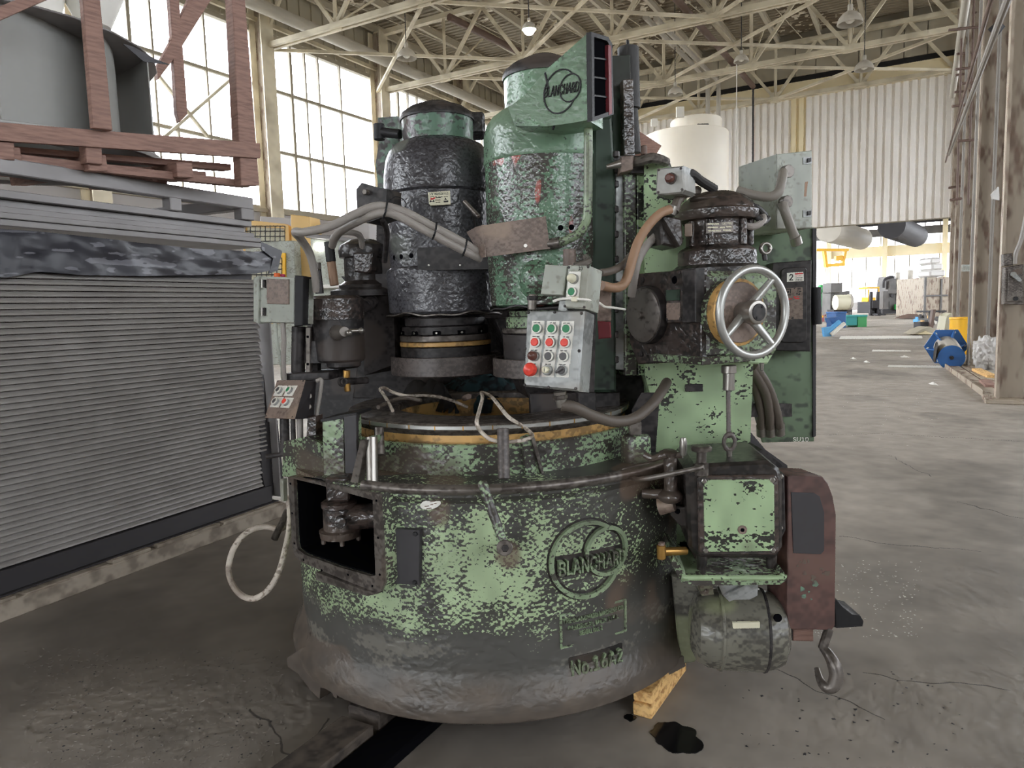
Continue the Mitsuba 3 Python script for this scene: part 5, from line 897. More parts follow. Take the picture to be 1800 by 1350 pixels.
g('rear_foot_bar', pl(1340, 1090, 3.0, 0).slab([(1180, 1050), (1474, 1056), (1476, 1103), (1180, 1112)], .3, 0, .004), 'm_dark'); g('sheet_bracket', beam(P(1300, 540, 3.1), P(1390, 540, 3.34), .06, .10), 'm_dark'); g('sheet_bracket', beam(P(1290, 720, 3.1), P(1390, 720, 3.34), .06, .06), 'm_dark')
hk = g('hook_shank', tube(path((1457, 1106, 2.56), (1453, 1118, 2.55), (1449, 1130, 2.54), (1446, 1140, 2.54)), .017), 'm_steel')
hp = smoothpath(path((1446, 1138, 2.54), (1456, 1150, 2.52), (1466, 1168, 2.50), (1470, 1188, 2.49), (1464, 1206, 2.49), (1452, 1208, 2.50), (1442, 1196, 2.53), (1436, 1175, 2.57)), 6)
g('lifting_hook', tube(hp, np.interp(np.arange(len(hp)), [0, len(hp)*.3, len(hp)*.6, len(hp)-1], [.015, .025, .023, .010]), 12, 0), 'm_steel')
g('angle_flap', pl(1350, 780, 2.9, 0).slab([(1320, 760), (1345, 790), (1384, 818), (1386, 838), (1340, 830), (1318, 800)], .02, 0, .001), 'm_darksteel')
# ---------------------------------------------------------------- loose things on and under the machine
cz = 1.134
def onz(x, y, z): return F(x, y, z)
solo('braided_cable', tube([onz(x, y, cz+dz) for x, y, dz in ((690, 722, .0), (682, 706, .03), (672, 690, .06), (668, 684, .075), (676, 682, .075), (692, 690, .06), (716, 696, .045), (740, 695, .035), (772, 698, .03), (800, 706, .0), (822, 716, -.03))], .0075, 10), 'm_whitehose', 'paint-spattered white cable end curled over the left of the chuck', 'cable')
q = [onz(848, 690, cz+.06), onz(862, 696, cz+.06), onz(878, 714, cz+.04), onz(895, 734, cz+.02), *path((920, 750, 2.66), (934, 762, 2.60), (934, 768, 2.57), (918, 774, 2.54), (888, 777, 2.52), (862, 772, 2.52), (845, 758, 2.55)), onz(838, 742, cz+.02), onz(843, 720, cz+.03), onz(848, 700, cz+.06), onz(846, 690, cz+.06)]
solo('braided_cable', tube(q, .0075, 10), 'm_whitehose', 'spattered white cable loop hanging over the front edge of the chuck', 'cable')
solo('lever_bar', tube([onz(665, 716, cz+.02), onz(690, 704, cz+.03), onz(716, 699, cz+.05), onz(740, 704, cz+.04)], .009, 10), 'm_hosedark', 'thin dark bar lying on the left rim of the chuck', 'bar')
def rag(name, pts, z0, h, mat, label, cat_, seed):
    P0 = np.array([F(x, y, z0) for x, y in pts]); poly = Polygon(P0[:, :2]); x0, y0, x1, y1 = poly.bounds; n = 46; V, ok = [], []
    for i in range(n):
        for j in range(n):
            x, y = x0+(x1-x0)*i/(n-1), y0+(y1-y0)*j/(n-1); pt = Point(x, y); d = poly.exterior.distance(pt) if poly.contains(pt) else -poly.exterior.distance(pt)
            w_ = np.clip(d/.06, 0, 1); V.append((x, y, z0 + h*w_**.6*(.35+1.1*meshkit.fbm(np.array([x*14, y*14, 1.]), 3, seed)))); ok.append(d > -.01)
    f = [q for i in range(n-1) for j in range(n-1) for q in ((i*n+j, (i+1)*n+j, (i+1)*n+j+1), (i*n+j, (i+1)*n+j+1, i*n+j+1)) if all(ok[k] for k in q)]
    m = trimesh.Trimesh(V, f, process=False); m.remove_unreferenced_vertices(); return solo(name, m, mat, label, cat_, smooth=True)
rag('rag', [(760, 702), (800, 692), (860, 690), (910, 706), (932, 716), (900, 724), (840, 727), (790, 725), (770, 716)], 1.02, .16, 'm_teal', 'crumpled dark teal oily rag lying inside the chuck opening', 'rag', 3)
rag('leather_strap', [(700, 703), (730, 698), (770, 706), (800, 716), (806, 727), (780, 726), (740, 716), (706, 712)], 1.05, .13, 'm_rubber', 'dark folded rubber strip in the left of the chuck opening', 'rubber strip', 9)
solo('rusty_plug', cyl(F(816, 700, 1.14), F(824, 697, 1.16), .014), 'm_rustplate', 'small rusty plug lying on the teal rag', 'plug')
h1_ = path((508, 872, 2.98), (509, 920, 2.98), (500, 970, 2.94), (488, 1010, 2.9), (470, 1038, 2.87), (447, 1052, 2.86), (424, 1046, 2.86), (407, 1024, 2.88), (402, 996, 2.9), (412, 962, 2.94), (434, 936, 2.98), (462, 926, 3.02), (490, 930, 3.04), (500, 926, 3.02))
solo('white_hose', tube(h1_, .0125, 12), 'm_whitehose', 'dirty white hose hanging in a big loop left of the machine base', 'hose')
solo('spiral_sleeve', tube(path((506, 896, 3.0), (498, 915, 2.99), (488, 935, 2.98), (482, 948, 2.98)), .014, 12, 24, rib=.12), 'm_steel', 'short spiral wound cable sleeve hanging beside the white hose', 'cable sleeve')
# wood blocks under the base, timber skids, oil
wb1 = pl3((1118, 1226), 2.57, (1143, 1232), 2.53, (1116, 1250), 2.57)
W0 = F(1132, 1262); wa = np.array([.52, .854, 0]); wn = np.array([.854, -.52, 0])
def wblock(name, z0, z1, a0, a1, w0, w1, label): return solo(name, xf(rbox(a1-a0, w1-w0, z1-z0, .004, ((a0+a1)/2, (w0+w1)/2, (z0+z1)/2)), frame([W0[0], W0[1], 0], wa, np.cross([0, 0, 1], wa), np.array([0, 0, 1.]))), 'm_pine', label, 'wood block')
wblock('wood_block', .0, .052, .0, .42, -.03, .045, 'lower pale pine block on the floor under the front right edge of the base')
wblock('wood_block', .053, .098, .01, .46, -.028, .047, 'upper pale pine block packed between the lower block and the base')
T0, T1 = F(575, 1355), F(690, 1262); td = T1-T0; td[2] = 0; L_ = np.linalg.norm(td)+.6; td /= np.linalg.norm(td); tn = np.cross([0, 0, 1], td)
def timber(name, z0, z1, a0, a1, w0, w1, mat, label): return solo(name, xf(rbox(a1-a0, w1-w0, z1-z0, .005, ((a0+a1)/2, (w0+w1)/2, (z0+z1)/2)), frame([T0[0], T0[1], 0], td, tn, np.array([0, 0, 1.]))), mat, label, 'timber')
timber('skid_timber', .0, .075, -.35, .19, -.05, .10, 'm_timberdark', 'brown worn timber poking out from under the machine front, near the bottom edge')
timber('skid_timber', .0, .098, .22, 1.1, -.05, .10, 'm_timberdark', 'dark timber under the machine base behind the worn timber')
timber('shadow_slab', .0, .045, -.5, 1.0, -.20, -.055, 'm_hole', 'added black slab standing in for the shadow right of the brown timber')  # black slab added to stand in for the shadowed gap
def puddle(name, cx, cy, rx, ry, seed, label):
    c = F(cx, cy); a = np.linspace(0, 2*np.pi, 60)[:-1]; n = 1 + .35*(meshkit.fbm(np.c_[np.cos(a)*1.6+seed, np.sin(a)*1.6, a*0], 3, seed)-.5)*2
    sx = np.linalg.norm(F(cx+rx, cy)-c); sy = np.linalg.norm(F(cx, cy-ry)-c); m = extrude(Polygon(np.c_[c[0]+sx*n*np.cos(a), c[1]+sy*n*np.sin(a)]), .003); return solo(name, m, 'm_oil', label, 'oil puddle')
scene['m_oil'] = {'type': 'principled', 'base_color': rgb(.006, .006, .007), 'roughness': .12, 'specular': .4}
puddle('oil_puddle', 1190, 1297, 40, 29, 2, 'large black oil puddle on the floor near the bottom edge')
puddle('oil_puddle', 1107, 1262, 10, 6, 5, 'small black oil spot beside the pine blocks')
# floor litter
rl = random.Random(11)
def chips(name, boxpx, n, s0, s1, mat, label, cat_, flat=.4):
    ms = []
    for _ in range(n):
        x, y = rl.uniform(boxpx[0], boxpx[2]), rl.uniform(boxpx[1], boxpx[3]); c = F(x, y); s = rl.uniform(s0, s1); v = np.array([[rl.uniform(-1, 1), rl.uniform(-1, 1), rl.uniform(-.5, .9)*flat] for _ in range(8)])*s + c; v[:, 2] = np.maximum(v[:, 2], .0005); ms.append(hull(v))
    solo(name, cat(ms), mat, label, cat_, kind='stuff', smooth=False)
chips('floor_grit', (40, 1140, 500, 1345), 1500, .003, .011, 'm_floor', 'grey grit and crumbled concrete scattered over the rough floor lower left', 'grit')
chips('floor_grit', (80, 1160, 480, 1340), 300, .002, .006, 'm_fardark', 'added dark specks standing in for pits in the broken concrete at the lower left', 'grit')  # dark specks added to stand in for pits in the concrete
chips('metal_swarf', (1405, 985, 1620, 1120), 300, .002, .007, 'm_white', 'pale metal chips scattered on the floor right of the belt guard', 'metal chips')
chips('metal_swarf', (1445, 660, 1650, 790), 160, .003, .010, 'm_white', 'pale specks scattered on the aisle floor in the middle distance', 'metal chips')
chips('floor_grit', (1250, 1180, 1700, 1340), 60, .003, .008, 'm_fardark', 'few dark crumbs on the floor at the lower right', 'grit')
for x, y, w_ in ((1590, 628, 18), (1500, 631, 6), (1523, 637, 6), (1640, 676, 9)):
    c = F(x, y); s = np.linalg.norm(F(x+w_, y)-c)/2; solo('paper_scrap', xf(hull(np.array([[-s, -.1, .002], [s*.7, -.14, .002], [s, .08, .004], [-.6*s, .12, .003], [0, 0, .05]])), frame(c, *np.eye(3))), 'm_white', {1590: 'larger white paper scrap on the aisle floor left of the blue valve', 1500: 'small white scrap on the floor, leftmost in the aisle', 1523: 'small white scrap on the floor right of the leftmost one', 1640: 'white paper scrap nearest to the near rusty column'}[x], 'paper scrap')
# ---------------------------------------------------------------- lamps, pipes, things on the columns
def lamp(x, y, z, r, label, lit=False):
    d = ray(x, y); c = EYE + d*((z-EYE_H)/d[2]); t = thing('pendant_lamp', label, 'lamp', 'pendant lamps under the roof')
    part(t, 'shade', lathe_open(c, r), 'm_pipe', 40); part(t, 'cap', cyl(c+[0, 0, r*.95], c+[0, 0, r*1.5], r*.2), 'm_pipe'); part(t, 'cord', cyl(c+[0, 0, r*1.5], [c[0], c[1], TOP+.1], .015, seg=6), 'm_fardark')
    b = part(t, 'bulb', trimesh.creation.icosphere(2, r*(.80 if lit else .42)).apply_translation(c+[0, 0, r*(.05 if lit else .45)]), 'm_bulb', True)
    if lit: scene[b]['emitter'] = {'type': 'area', 'radiance': rgb(9, 8, 6)}
def lathe_open(c, r):
    o = [(1., 0), (.98, .18), (.85, .5), (.6, .8), (.25, 1.)]; i = [(x*.96, z-.03) for x, z in o]; pr2 = [(a*r, b*r) for a, b in o] + [(a*r, b*r) for a, b in reversed(i)]; pr2.append(pr2[0])
    return xf(rev(pr2[::-1], 28), frame(c, *np.eye(3)))
lamp(715, 103, 10.2, .34, 'bell shaped pendant lamp hanging left above the dark motor')
lamp(1494, 42, 9.6, .36, 'bell shaped pendant lamp at the upper right, in front of the roof trusses')
lamp(930, 52, 9.9, .22, 'the one lit pendant lamp glowing above the green spindle motor', True)
lamp(1303, 109, 9.9, .26, 'unlit lamp seen from below, left of the upper right pendant lamp')
lamp(1187, 166, 9.9, .30, 'small bell lamp above the white tank')
lamp(1519, 123, 9.9, .34, 'pendant lamp hanging low against the far ribbed wall')
def pipe(name, pts, r, mat, label): return solo(name, tube([Bp(*q) for q in pts], r, 12, 0), mat, label, 'pipe')
pipe('air_duct', [(-19.5, 8, 11.85), (-19.5, 37, 11.85)], .22, 'm_pipe', 'long fat grey duct along the top of the window wall')
def seen(x, y, z): return bcoord(F(x, y, z))
b_ = onY(1324, 152, 35.6); a_ = seen(1215, 28, b_[2]); bpk = thing('brown_pipe', 'brown pipe under the roof with a thin drop line in front of the ribbed wall', 'pipe'); part(bpk, 'main', tube([Bp(*(a_ + (a_-b_)*.6)), Bp(*b_)], .12, 12, 0), 'm_pipebrown'); part(bpk, 'drop', tube([Bp(*b_), Bp(b_[0], b_[1], 5.2)], .045, 8, 0), 'm_fardark')
for k, (p, r) in enumerate((((1177, 73), .10), ((1196, 76), .10))):
    q1 = onY(p[0]+67, p[1]+67, 34.5); q0 = seen(*p, q1[2]); pipe('steam_pipe', [tuple(q0 + (q0-q1)*.5), tuple(q1), (q1[0], q1[1], 6.)], r, 'm_pipe', ('left', 'right')[k] + ' one of two pale roof pipes turning down behind the white tank')
a_, b_ = seen(790, 30, 12.9), seen(960, 115, 12.9); pipe('rust_rail', [tuple(a_), tuple(b_ + (b_-a_)*.9)], .14, 'm_pipebrown', 'dark rusty hoist rail under the roof behind the lit lamp')
cd = thing('hanging_chain', 'thin pale chain hanging in front of the ribbed wall', 'chain'); ch0 = onY(1295, 120, 30.); part(cd, 'line', tube([Bp(ch0[0], 30, 11.1), Bp(ch0[0], 30, 5.2)], .02, 6, 0), 'm_white')
# conduits, ladder and boxes of the right column row
def vpipe(name, X, Y, z0, z1, r, mat, label, cat_='conduit'): return solo(name, tube([Bp(X, Y, z0), Bp(X, Y, z1)], r, 10, 0), mat, label, cat_)
p0, p1 = onX(1698, 0, .72), onX(1674, 168, .72); solo('white_downpipe', tube([Bp(*(p0+(p0-p1)*.5)), Bp(*p1)], .10, 12, 0), 'm_pipe', 'slanting white downpipe at the right end of the ribbed wall', 'pipe')
for k, (A, Bq, r, mt) in enumerate((((1771, 0), (1668, 272), .04, 'm_conduit'), (((1742, 0)), (1662, 285), .03, 'm_pipebrown'))):
    pA, pB = onX(*A, .64), onX(*Bq, .64); solo('slanting_conduit', tube([Bp(*(pA+(pA-pB)*.2)), Bp(*pB)], r, 10, 0), mt, ('thicker pale conduit slanting down across the right columns', 'thinner brownish conduit slanting down across the right columns')[k], 'conduit')
fl = pl(1757, 47, 13.2, 0); fq = thing('flood_light', 'black square flood light turned on its corner on the slanting conduit', 'flood light'); part(fq, 'housing', fl.slab([(1744, 47), (1757, 35), (1768, 46), (1757, 60)], .12, 0, .01), 'm_black'); part(fq, 'glass', fl.slab([(1748, 47), (1757, 39), (1764, 46), (1757, 56)], .01, .008, 0), 'm_darksteel')
ld = thing('access_ladder', 'rusty rungs of a wall ladder climbing beside the right columns', 'ladder')
for k, (x0, x1, y) in enumerate(((1668, 1700, 53), (1690, 1734, 24), (1685, 1730, 50), (1682, 1712, 95), (1680, 1708, 122), (1680, 1702, 132), (1690, 1718, 147), (1678, 1704, 162), (1674, 1700, 187), (1696, 1725, 206), (1683, 1724, 248), (1668, 1690, 330), (1670, 1690, 352))):
    Yq = 21.5 if k % 2 else 20.0; A = P(x0, y, Yq); Bq = P(x1, y-3, Yq); part(ld, 'rung', cyl(A, Bq, .035, seg=8), 'm_pipebrown')
pr0 = P(1683, 40, 20.8); 
for x in (1686, 1706): a = P(x+6, 0, 20.8); b = P(x-4, 360, 20.8); part(ld, 'rail', cyl(a, b, .03, seg=8), 'm_pipebrown')
DBx = pl(1782, 500, 10.1, -20); sw = thing('switch_box', 'grey safety switch box with lever mounted on the near rusty column', 'switch box'); part(sw, 'case', DBx.slab([(1766, 470), (1800, 464), (1800, 536), (1764, 535)], .16, 0, .012), 'm_steel'); part(sw, 'door', DBx.slab([(1772, 472), (1796, 468), (1796, 531), (1770, 530)], .03, .03, .006), 'm_steel'); part(sw, 'lever', hull(np.vstack([cyl(DBx.w(1779, 482, .03), DBx.w(1779, 482, .08), .03).vertices, cyl(DBx.w(1790, 493, .05), DBx.w(1790, 493, .08), .02).vertices])), 'm_greybox'); part(sw, 'lock', DBx.disc(1784, 525, .03, .03, .05), 'm_black')
solo('outlet_box', DBx.slab([(1763, 447), (1779, 445), (1780, 466), (1764, 467)], .12, .02, .01), 'm_steel', 'small square outlet box just above the switch box', 'outlet box'); solo('flexible_cable', tube([DBx.w(x, y, .02) for x, y in ((1783, 464), (1785, 445), (1793, 425), (1800, 395), (1806, 360))], .028, 10), 'm_hose', 'grey cable curving up from the switch box along the column', 'cable')
for k, (X, Y, r) in enumerate(((RC+.12, 12.9, .03), (RC-.06, 18.6, .04), (RC-.05, 25.0, .05), (RC+.3, 18.8, .05), (RC+.42, 25.1, .04))): vpipe('column_conduit', X, Y, 0 if k else 2.2, 13.3, r*.75, 'm_conduit', ('pale conduit running up the near rusty column', 'pale conduit on the edge of the second rusty column', 'pale conduit on the edge of the third rusty column', 'conduit running up the middle of the second rusty column web', 'conduit running up the web of the third rusty column')[k])
for x, y, v, w_, h_, k in ((1700, 471, 18.5, 12, 12, 0), (1744, 467, 15.9, 8, 10, 1)):
    q = pl(x, y, v, 0); solo('small_box', q.rect(x-w_/2, y-h_/2, x+w_/2, y+h_/2, .1), 'm_palebox', ('small pale box on the second rusty column', 'small dark-fronted box beside the near rusty column')[k], 'box')
solo('plastic_scrap', pl(1755, 340, 10.2).slab([(1743, 342), (1756, 328), (1757, 352), (1746, 350)], .03, 0, .0), 'm_bag', 'crumpled clear plastic scrap caught high on the near column', 'plastic scrap')
# beside the columns on the floor
kq = thing('kerb_rail', 'long low rusty steel rail lying on the floor along the right columns', 'rail'); A, Bq = F(1659, 643), F(1733, 698); dk = (Bq-A)/np.linalg.norm(Bq-A); nk = np.cross([0, 0, 1], dk); Lk = np.linalg.norm(Bq-A)
part(kq, 'plate', xf(rbox(Lk, .26, .05, .01, (Lk/2, .10, .025)), frame(A, dk, nk, np.array([0, 0, 1.]))), 'm_column'); part(kq, 'edge', xf(rbox(Lk, .03, .10, .006, (Lk/2, -.03, .05)), frame(A, dk, nk, np.array([0, 0, 1.]))), 'm_column'); part(kq, 'rear_plank', xf(rbox(Lk*.9, .22, .04, .01, (Lk*.52, .38, .02)), frame(A, dk, nk, np.array([0, 0, 1.]))), 'm_column')
v0 = F(1668, 647)[1]; bv_ = thing('blue_valve', 'blue flanged steel valve body lying on the floor beside the yellow drum', 'valve'); ax = np.array([-.42, -.90, -.06]); ax /= np.linalg.norm(ax); cc = P(1672, 628, v0)
part(bv_, 'barrel', cyl(cc + [0, 0, .02], cc - ax*1.1 + [0, 0, .12], .25), 'm_pipe'); part(bv_, 'end_disc', cyl(cc, cc + ax*.06, .26), 'm_blue'); part(bv_, 'disc_bolt', cyl(cc + ax*.05, cc+ax*.1, .04), 'm_dark')
hx = cc - ax*1.0 + [0, 0, .12]; ex_, ey_, ez_ = axes(ax); part(bv_, 'hex_flange', lathe([(.42, 0), (.44, .03), (.44, .07)], hx, ax, 6), 'm_blue', False)
for k in range(6): a = math.pi/3*k + .1; d = ex_*math.cos(a)+ey_*math.sin(a); part(bv_, 'rib', hull([hx+d*.24+ax*.07, hx+d*.41+ax*.07, hx+d*.24+ax*.4, hx+d*.24+ax*.07+np.cross(ax, d)*.03, hx+d*.41+ax*.07+np.cross(ax, d)*.03, hx+d*.24+ax*.4+np.cross(ax, d)*.03]), 'm_blue', False); part(bv_, 'flange_bolt', cyl(hx+d*.36+ax*.06, hx+d*.36+ax*.11, .03, seg=6), 'm_white', False)
for s in (0, 1): part(bv_, 'side_plate', cyl(cc - ax*(.3+.16*s) + np.array([-.34, -.1, .08]), cc - ax*(.34+.16*s) + np.array([-.38, -.12, .08]), .22), 'm_fargrey')
dv = F(1690, 622)[1]; dr_ = P(1691, 620, dv); dr_[2] = 0; yd = thing('yellow_drum', 'tall yellow plastic drum standing between the blue valve and the second column', 'drum'); part(yd, 'body', lathe([(.26, 0), (.29, .03), (.31, .45), (.315, .9), (.30, .93)], dr_, (0, 0, 1), 36), 'm_yellow'); part(yd, 'hoop', ring(.30, .325, .60, .64, dr_, seg=36), 'm_yellow'); part(yd, 'lid', lathe([(.32, .92), (.33, .94), (.32, .98)], dr_, (0, 0, 1), 36), 'm_yellow')
bgp = F(1742, 652); ico = trimesh.creation.icosphere(4, 1.); vv = np.asarray(ico.vertices); ico.vertices = vv*(1 + .9*(meshkit.fbm(vv*3.5+3, 4, 2)-.5)[:, None])*[.24, .24, .36]; solo('plastic_bag', ico.apply_translation(bgp + [.12, .35, .33]), 'm_bag', 'full crumpled clear plastic bag standing between the two nearest right columns', 'bag', smooth=True)
for k, (x0, y0, x1, y1, mt, lb) in enumerate(((1716, 655, 1744, 668, 'm_pine', 'pale plank lying on the floor at the foot of the near column'), (1730, 676, 1742, 686, 'm_crate', 'short reddish board end by the near column base'), (1706, 572, 1712, 540, 'm_steel', 'thin bar leaning against the second rusty column'))):
    A, Bq = F(x0, y0), F(x1, y1) if k < 2 else P(x1, y1, F(x0, y0)[1]+.3); solo(('plank', 'plank', 'leaning_bar')[k], beam(A+[0, 0, .06], Bq+[0, 0, .06], .16 if k < 2 else .04, .06 if k < 2 else .04), mt, lb, ('plank', 'plank', 'bar')[k])
# ---------------------------------------------------------------- yellow press guard behind the louver panel, white tank
YV = 9.5; yp = thing('yellow_press', 'pale grey and ochre machine cabinet with wire mesh windows behind the louver panel', 'machine cabinet')
Y0 = pl(520, 440, YV, -12)
part(yp, 'rear_cabinet', Y0.slab([(420, 372), (620, 385), (640, 640), (420, 640)], .8, -.5, .01), 'm_greywall'); part(yp, 'ochre_post', Y0.slab([(507, 376), (540, 380), (556, 520), (556, 540), (512, 540)], .3, -.05, .01), 'm_ochre')
fr_ = Y0.slab([(420, 384), (455, 388), (494, 392), (500, 396), (503, 440), (420, 440)], .08, -.1, 0, holes=[[(424, 396), (492, 400), (495, 432), (424, 432)]]); part(yp, 'window_frame', fr_, 'm_ochre')
hb_ = part(yp, 'hood', Y0.slab([(440, 428), (524, 424), (528, 500), (530, 640), (440, 640)], .6, .12, .01), 'm_palebox'); part(yp, 'lower_window_frame', Y0.slab([(440, 446), (511, 446), (513, 568), (440, 568)], .04, .15, 0, holes=[[(444, 455), (504, 455), (506, 560), (444, 560)]]), 'm_yellow'); part(yp, 'window_dark', Y0.slab([(444, 455), (504, 455), (506, 560), (444, 560)], .01, .125, 0), 'm_cream'); part(yp, 'window_glow', Y0.slab([(424, 396), (492, 400), (495, 432), (424, 432)], .01, -.14, 0), 'm_cream')
def mesh_wires(x0, x1, y0, y1, t, nx, ny):
    return cat([cyl(Y0.w(x0+(x1-x0)*i/nx, y0, t), Y0.w(x0+(x1-x0)*i/nx, y1, t), .006, seg=4) for i in range(nx+1)] + [cyl(Y0.w(x0, y0+(y1-y0)*j/ny, t), Y0.w(x1, y0+(y1-y0)*j/ny, t), .006, seg=4) for j in range(ny+1)])
part(yp, 'wire_mesh', mesh_wires(424, 494, 396, 432, -.1, 8, 4), 'm_fardark', False, kind='stuff'); part(yp, 'wire_mesh', mesh_wires(444, 506, 455, 560, .15, 7, 11), 'm_fardark', False, kind='stuff')
cb = thing('pale_cabinet', 'wide pale grey cabinet with a small strip light behind the feed motor', 'cabinet'); CBp = pl(610, 450, 8.6, -12)
part(cb, 'body', CBp.slab([(545, 418), (676, 430), (690, 640), (550, 640)], .6, 0, .01), 'm_palebox'); part(cb, 'top_edge', CBp.slab([(540, 410), (676, 424), (676, 432), (540, 418)], .3, .05, .01), 'm_sheet'); ls = part(cb, 'strip_light', CBp.slab([(554, 431), (569, 432), (569, 437), (554, 436)], .02, .03, 0), 'm_white'); scene[ls]['emitter'] = {'type': 'area', 'radiance': rgb(1.2, 1.2, 1.15)}; part(cb, 'shelf', CBp.slab([(556, 502), (620, 500), (620, 506), (556, 508)], .2, .2), 'm_white')
TY = 27.; tv = onY(1120, 200, TY), onY(1276, 200, TY); tcx = (tv[0][0]+tv[1][0])/2; trr = (tv[1][0]-tv[0][0])/2*.93; tq = Bp(tcx, TY+trr*.5, 0); tz = onY(1200, 222, TY-trr*.4)[2]
tk = thing('white_tank', 'big round white plastic storage tank behind the machine', 'tank'); part(tk, 'body', lathe([(trr*.99, 0), (trr, .05), (trr, tz-.05), (trr*.985, tz)], tq, (0, 0, 1), 80), 'm_tank'); part(tk, 'top_collar', lathe([(trr*.62, tz), (trr*.62, tz+.55), (trr*.60, tz+.6)], tq + np.array([.45, .3, 0]), (0, 0, 1), 64), 'm_tank')
for s in (0, 1): part(tk, 'lifting_lug', pl((1148, 1196)[s], (212, 196)[s], tq[1]-trr*.6).rect((1145, 1189)[s], (208, 187)[s], (1156, 1203)[s], (222, 206)[s], .1, 0, .01), 'm_white')
part(tk, 'handle', pl(1236, 219, tq[1]-trr*.9).rect(1226, 217, 1246, 221, .08, 0, .01), 'm_fargrey')
tbk = thing('timber_brace', 'brown sloping timber seen behind the top of the machine, in front of the white tank', 'timber'); part(tbk, 'arm', beam(P(1112, 246, 9.), P(1152, 272, 9.), .2, .2), 'm_crate'); a_ = P(1112, 250, 9.); part(tbk, 'post', beam([a_[0], a_[1]+.05, 0], a_ + [0, .05, .1], .18, .18), 'm_crate')
# ---------------------------------------------------------------- the hall beyond the opening
FY = 112.
def fb(x0, y0, z0, x1, y1, z1): return xf(box(x0, y0, z0, x1, y1, z1), BM)
wfar = struct('wall_far', fb(-21, FY, 0, 14, FY+.3, 1.0), 'm_greywall')
RWS = ((1.0, 7.2), (8.6, 9.9), (10.9, 11.4))
part(wfar, 'beam', fb(-21, FY-.2, 7.2, 14, FY+.3, 8.6), 'm_cladcream', False); part(wfar, 'beam', fb(-21, FY-.4, 9.9, 14, FY+.3, 10.9), 'm_fargrey', False); part(wfar, 'top_wall', fb(-21, FY, 11.4, 14, FY+.3, 18), 'm_fardark', False)
for i, x in enumerate(np.arange(-19, 14, 7.)): part(wfar, 'column', fb(x, FY-.9, 0, x+.6, FY-.3, 13), 'm_cladcream', False)
for i, x in enumerate(np.arange(-21, 14, 1.75)): part(wfar, 'mullion', fb(x-.05, FY+.05, 1, x+.05, FY+.15, 11.4), 'm_mullion', False)
for r in RWS:
    for i, x in enumerate(np.arange(-21, 14, 7.)):
        q = np.array([Bp(x, FY+.1, r[0]), Bp(x+7, FY+.1, r[0]), Bp(x+7, FY+.1, r[1]), Bp(x, FY+.1, r[1])]); part(wfar, 'pane', trimesh.Trimesh(q, [(0, 1, 2), (0, 2, 3)], process=False), 'm_glass', False)
struct('wall_far_left', fb(-21.3, BACK+.3, 0, -21, FY, 5), 'm_greywall'); struct('wall_far_right', fb(14, 40, 0, 14.3, FY, 3), 'm_greywall')
cf = struct('ceiling_far', fb(-21, BACK+.5, 13.4, 14.3, FY, 13.7), 'm_claddark')
for i, y in enumerate(np.arange(44, FY, 8.)): part(cf, 'girder', fb(-21, y, 11.5, 14, y+.3, 12.2), 'm_fargrey', False)
for i, x in enumerate((-18, -14, -10, -6, -2, 2, 6, 10)): part(cf, 'purlin', fb(x, BACK+.5, 12.5, x+.3, FY, 13.0), 'm_fargrey', False)
cr2 = thing('crane_girder', 'dark overhead crane girder running across the far hall below its windows', 'crane girder'); part(cr2, 'girder', fb(-21, 88, 9.9, 14, 88.8, 10.9), 'm_fargrey'); part(cr2, 'rail', fb(-21, 87.7, 9.6, 14, 88.0, 9.85), 'm_fardark')
def far(x, y): return F(x, y)[1]
def fsc(v): return v/FPX
# ducts under the far roof
for k, (x, y, v) in enumerate(((1470, 414, 62.), (1572, 408, 60.))):
    c = P(x, y, v); solo('air_duct', cyl(c + by*-6, c + by*6 + bx*1.5, .95, seg=28), ('m_pipe', 'm_fardark')[k], ('pale round duct under the far roof, just below the ribbed wall', 'dark round duct under the far roof, right of the pale one')[k], 'duct'); part(list(labels)[-1], 'hanger', cyl(c, [c[0], c[1], 13.4], .06, seg=6), 'm_fardark')
# yellow crane hook gantry
yc = thing('yellow_gantry', 'yellow steel gantry with a hoist under the far roof, left in the opening', 'gantry'); gv = 74.; GP = pl(1470, 450, gv)
for pts in ([(1436, 437), (1492, 437), (1492, 441), (1436, 441)], [(1448, 437), (1452, 437), (1456, 470), (1452, 470)], [(1486, 437), (1490, 437), (1484, 466), (1480, 466)], [(1452, 464), (1485, 462), (1485, 467), (1452, 469)], [(1470, 450), (1482, 449), (1482, 457), (1470, 458)]): part(yc, 'bar', GP.slab(pts, .5, 0, 0), 'm_yellow', False)
def fbox(pl_, parent, name, x0, y0, x1, y1, d, mat, t=0.): return part(parent, name, pl_.rect(x0, y0, x1, y1, d, t, .02), mat)
# big grey boring mill
bv2 = far(1590, 552); bp_ = pl(1590, 520, bv2); rcb = random.Random(2); bm = thing('vertical_boring_mill', 'tall grey twin-column boring mill at the far end of the aisle', 'machine tool')
for a in ((1556, 490, 1574, 530), (1574, 500, 1602, 545), (1600, 502, 1612, 546), (1562, 528, 1580, 548), (1558, 486, 1572, 500)): fbox(bp_, bm, 'housing', *a, 1.6, 'm_fargrey', .1)
for a in ((1548, 512, 1558, 543), (1560, 494, 1566, 512), (1578, 516, 1584, 534), (1590, 508, 1598, 526), (1604, 516, 1616, 530), (1586, 530, 1592, 547), (1606, 538, 1618, 549)): fbox(bp_, bm, 'gear_case', *a, .8, rcb.choice(['m_fargrey', 'm_fardark', 'm_fargrey']), .45)
for x, y in ((1562, 520), (1578, 510), (1594, 536), (1608, 524)): part(bm, 'hand_wheel', cyl(bp_.w(x, y, .5), bp_.w(x, y, .7), 3*fsc(bv2)), 'm_fardark')
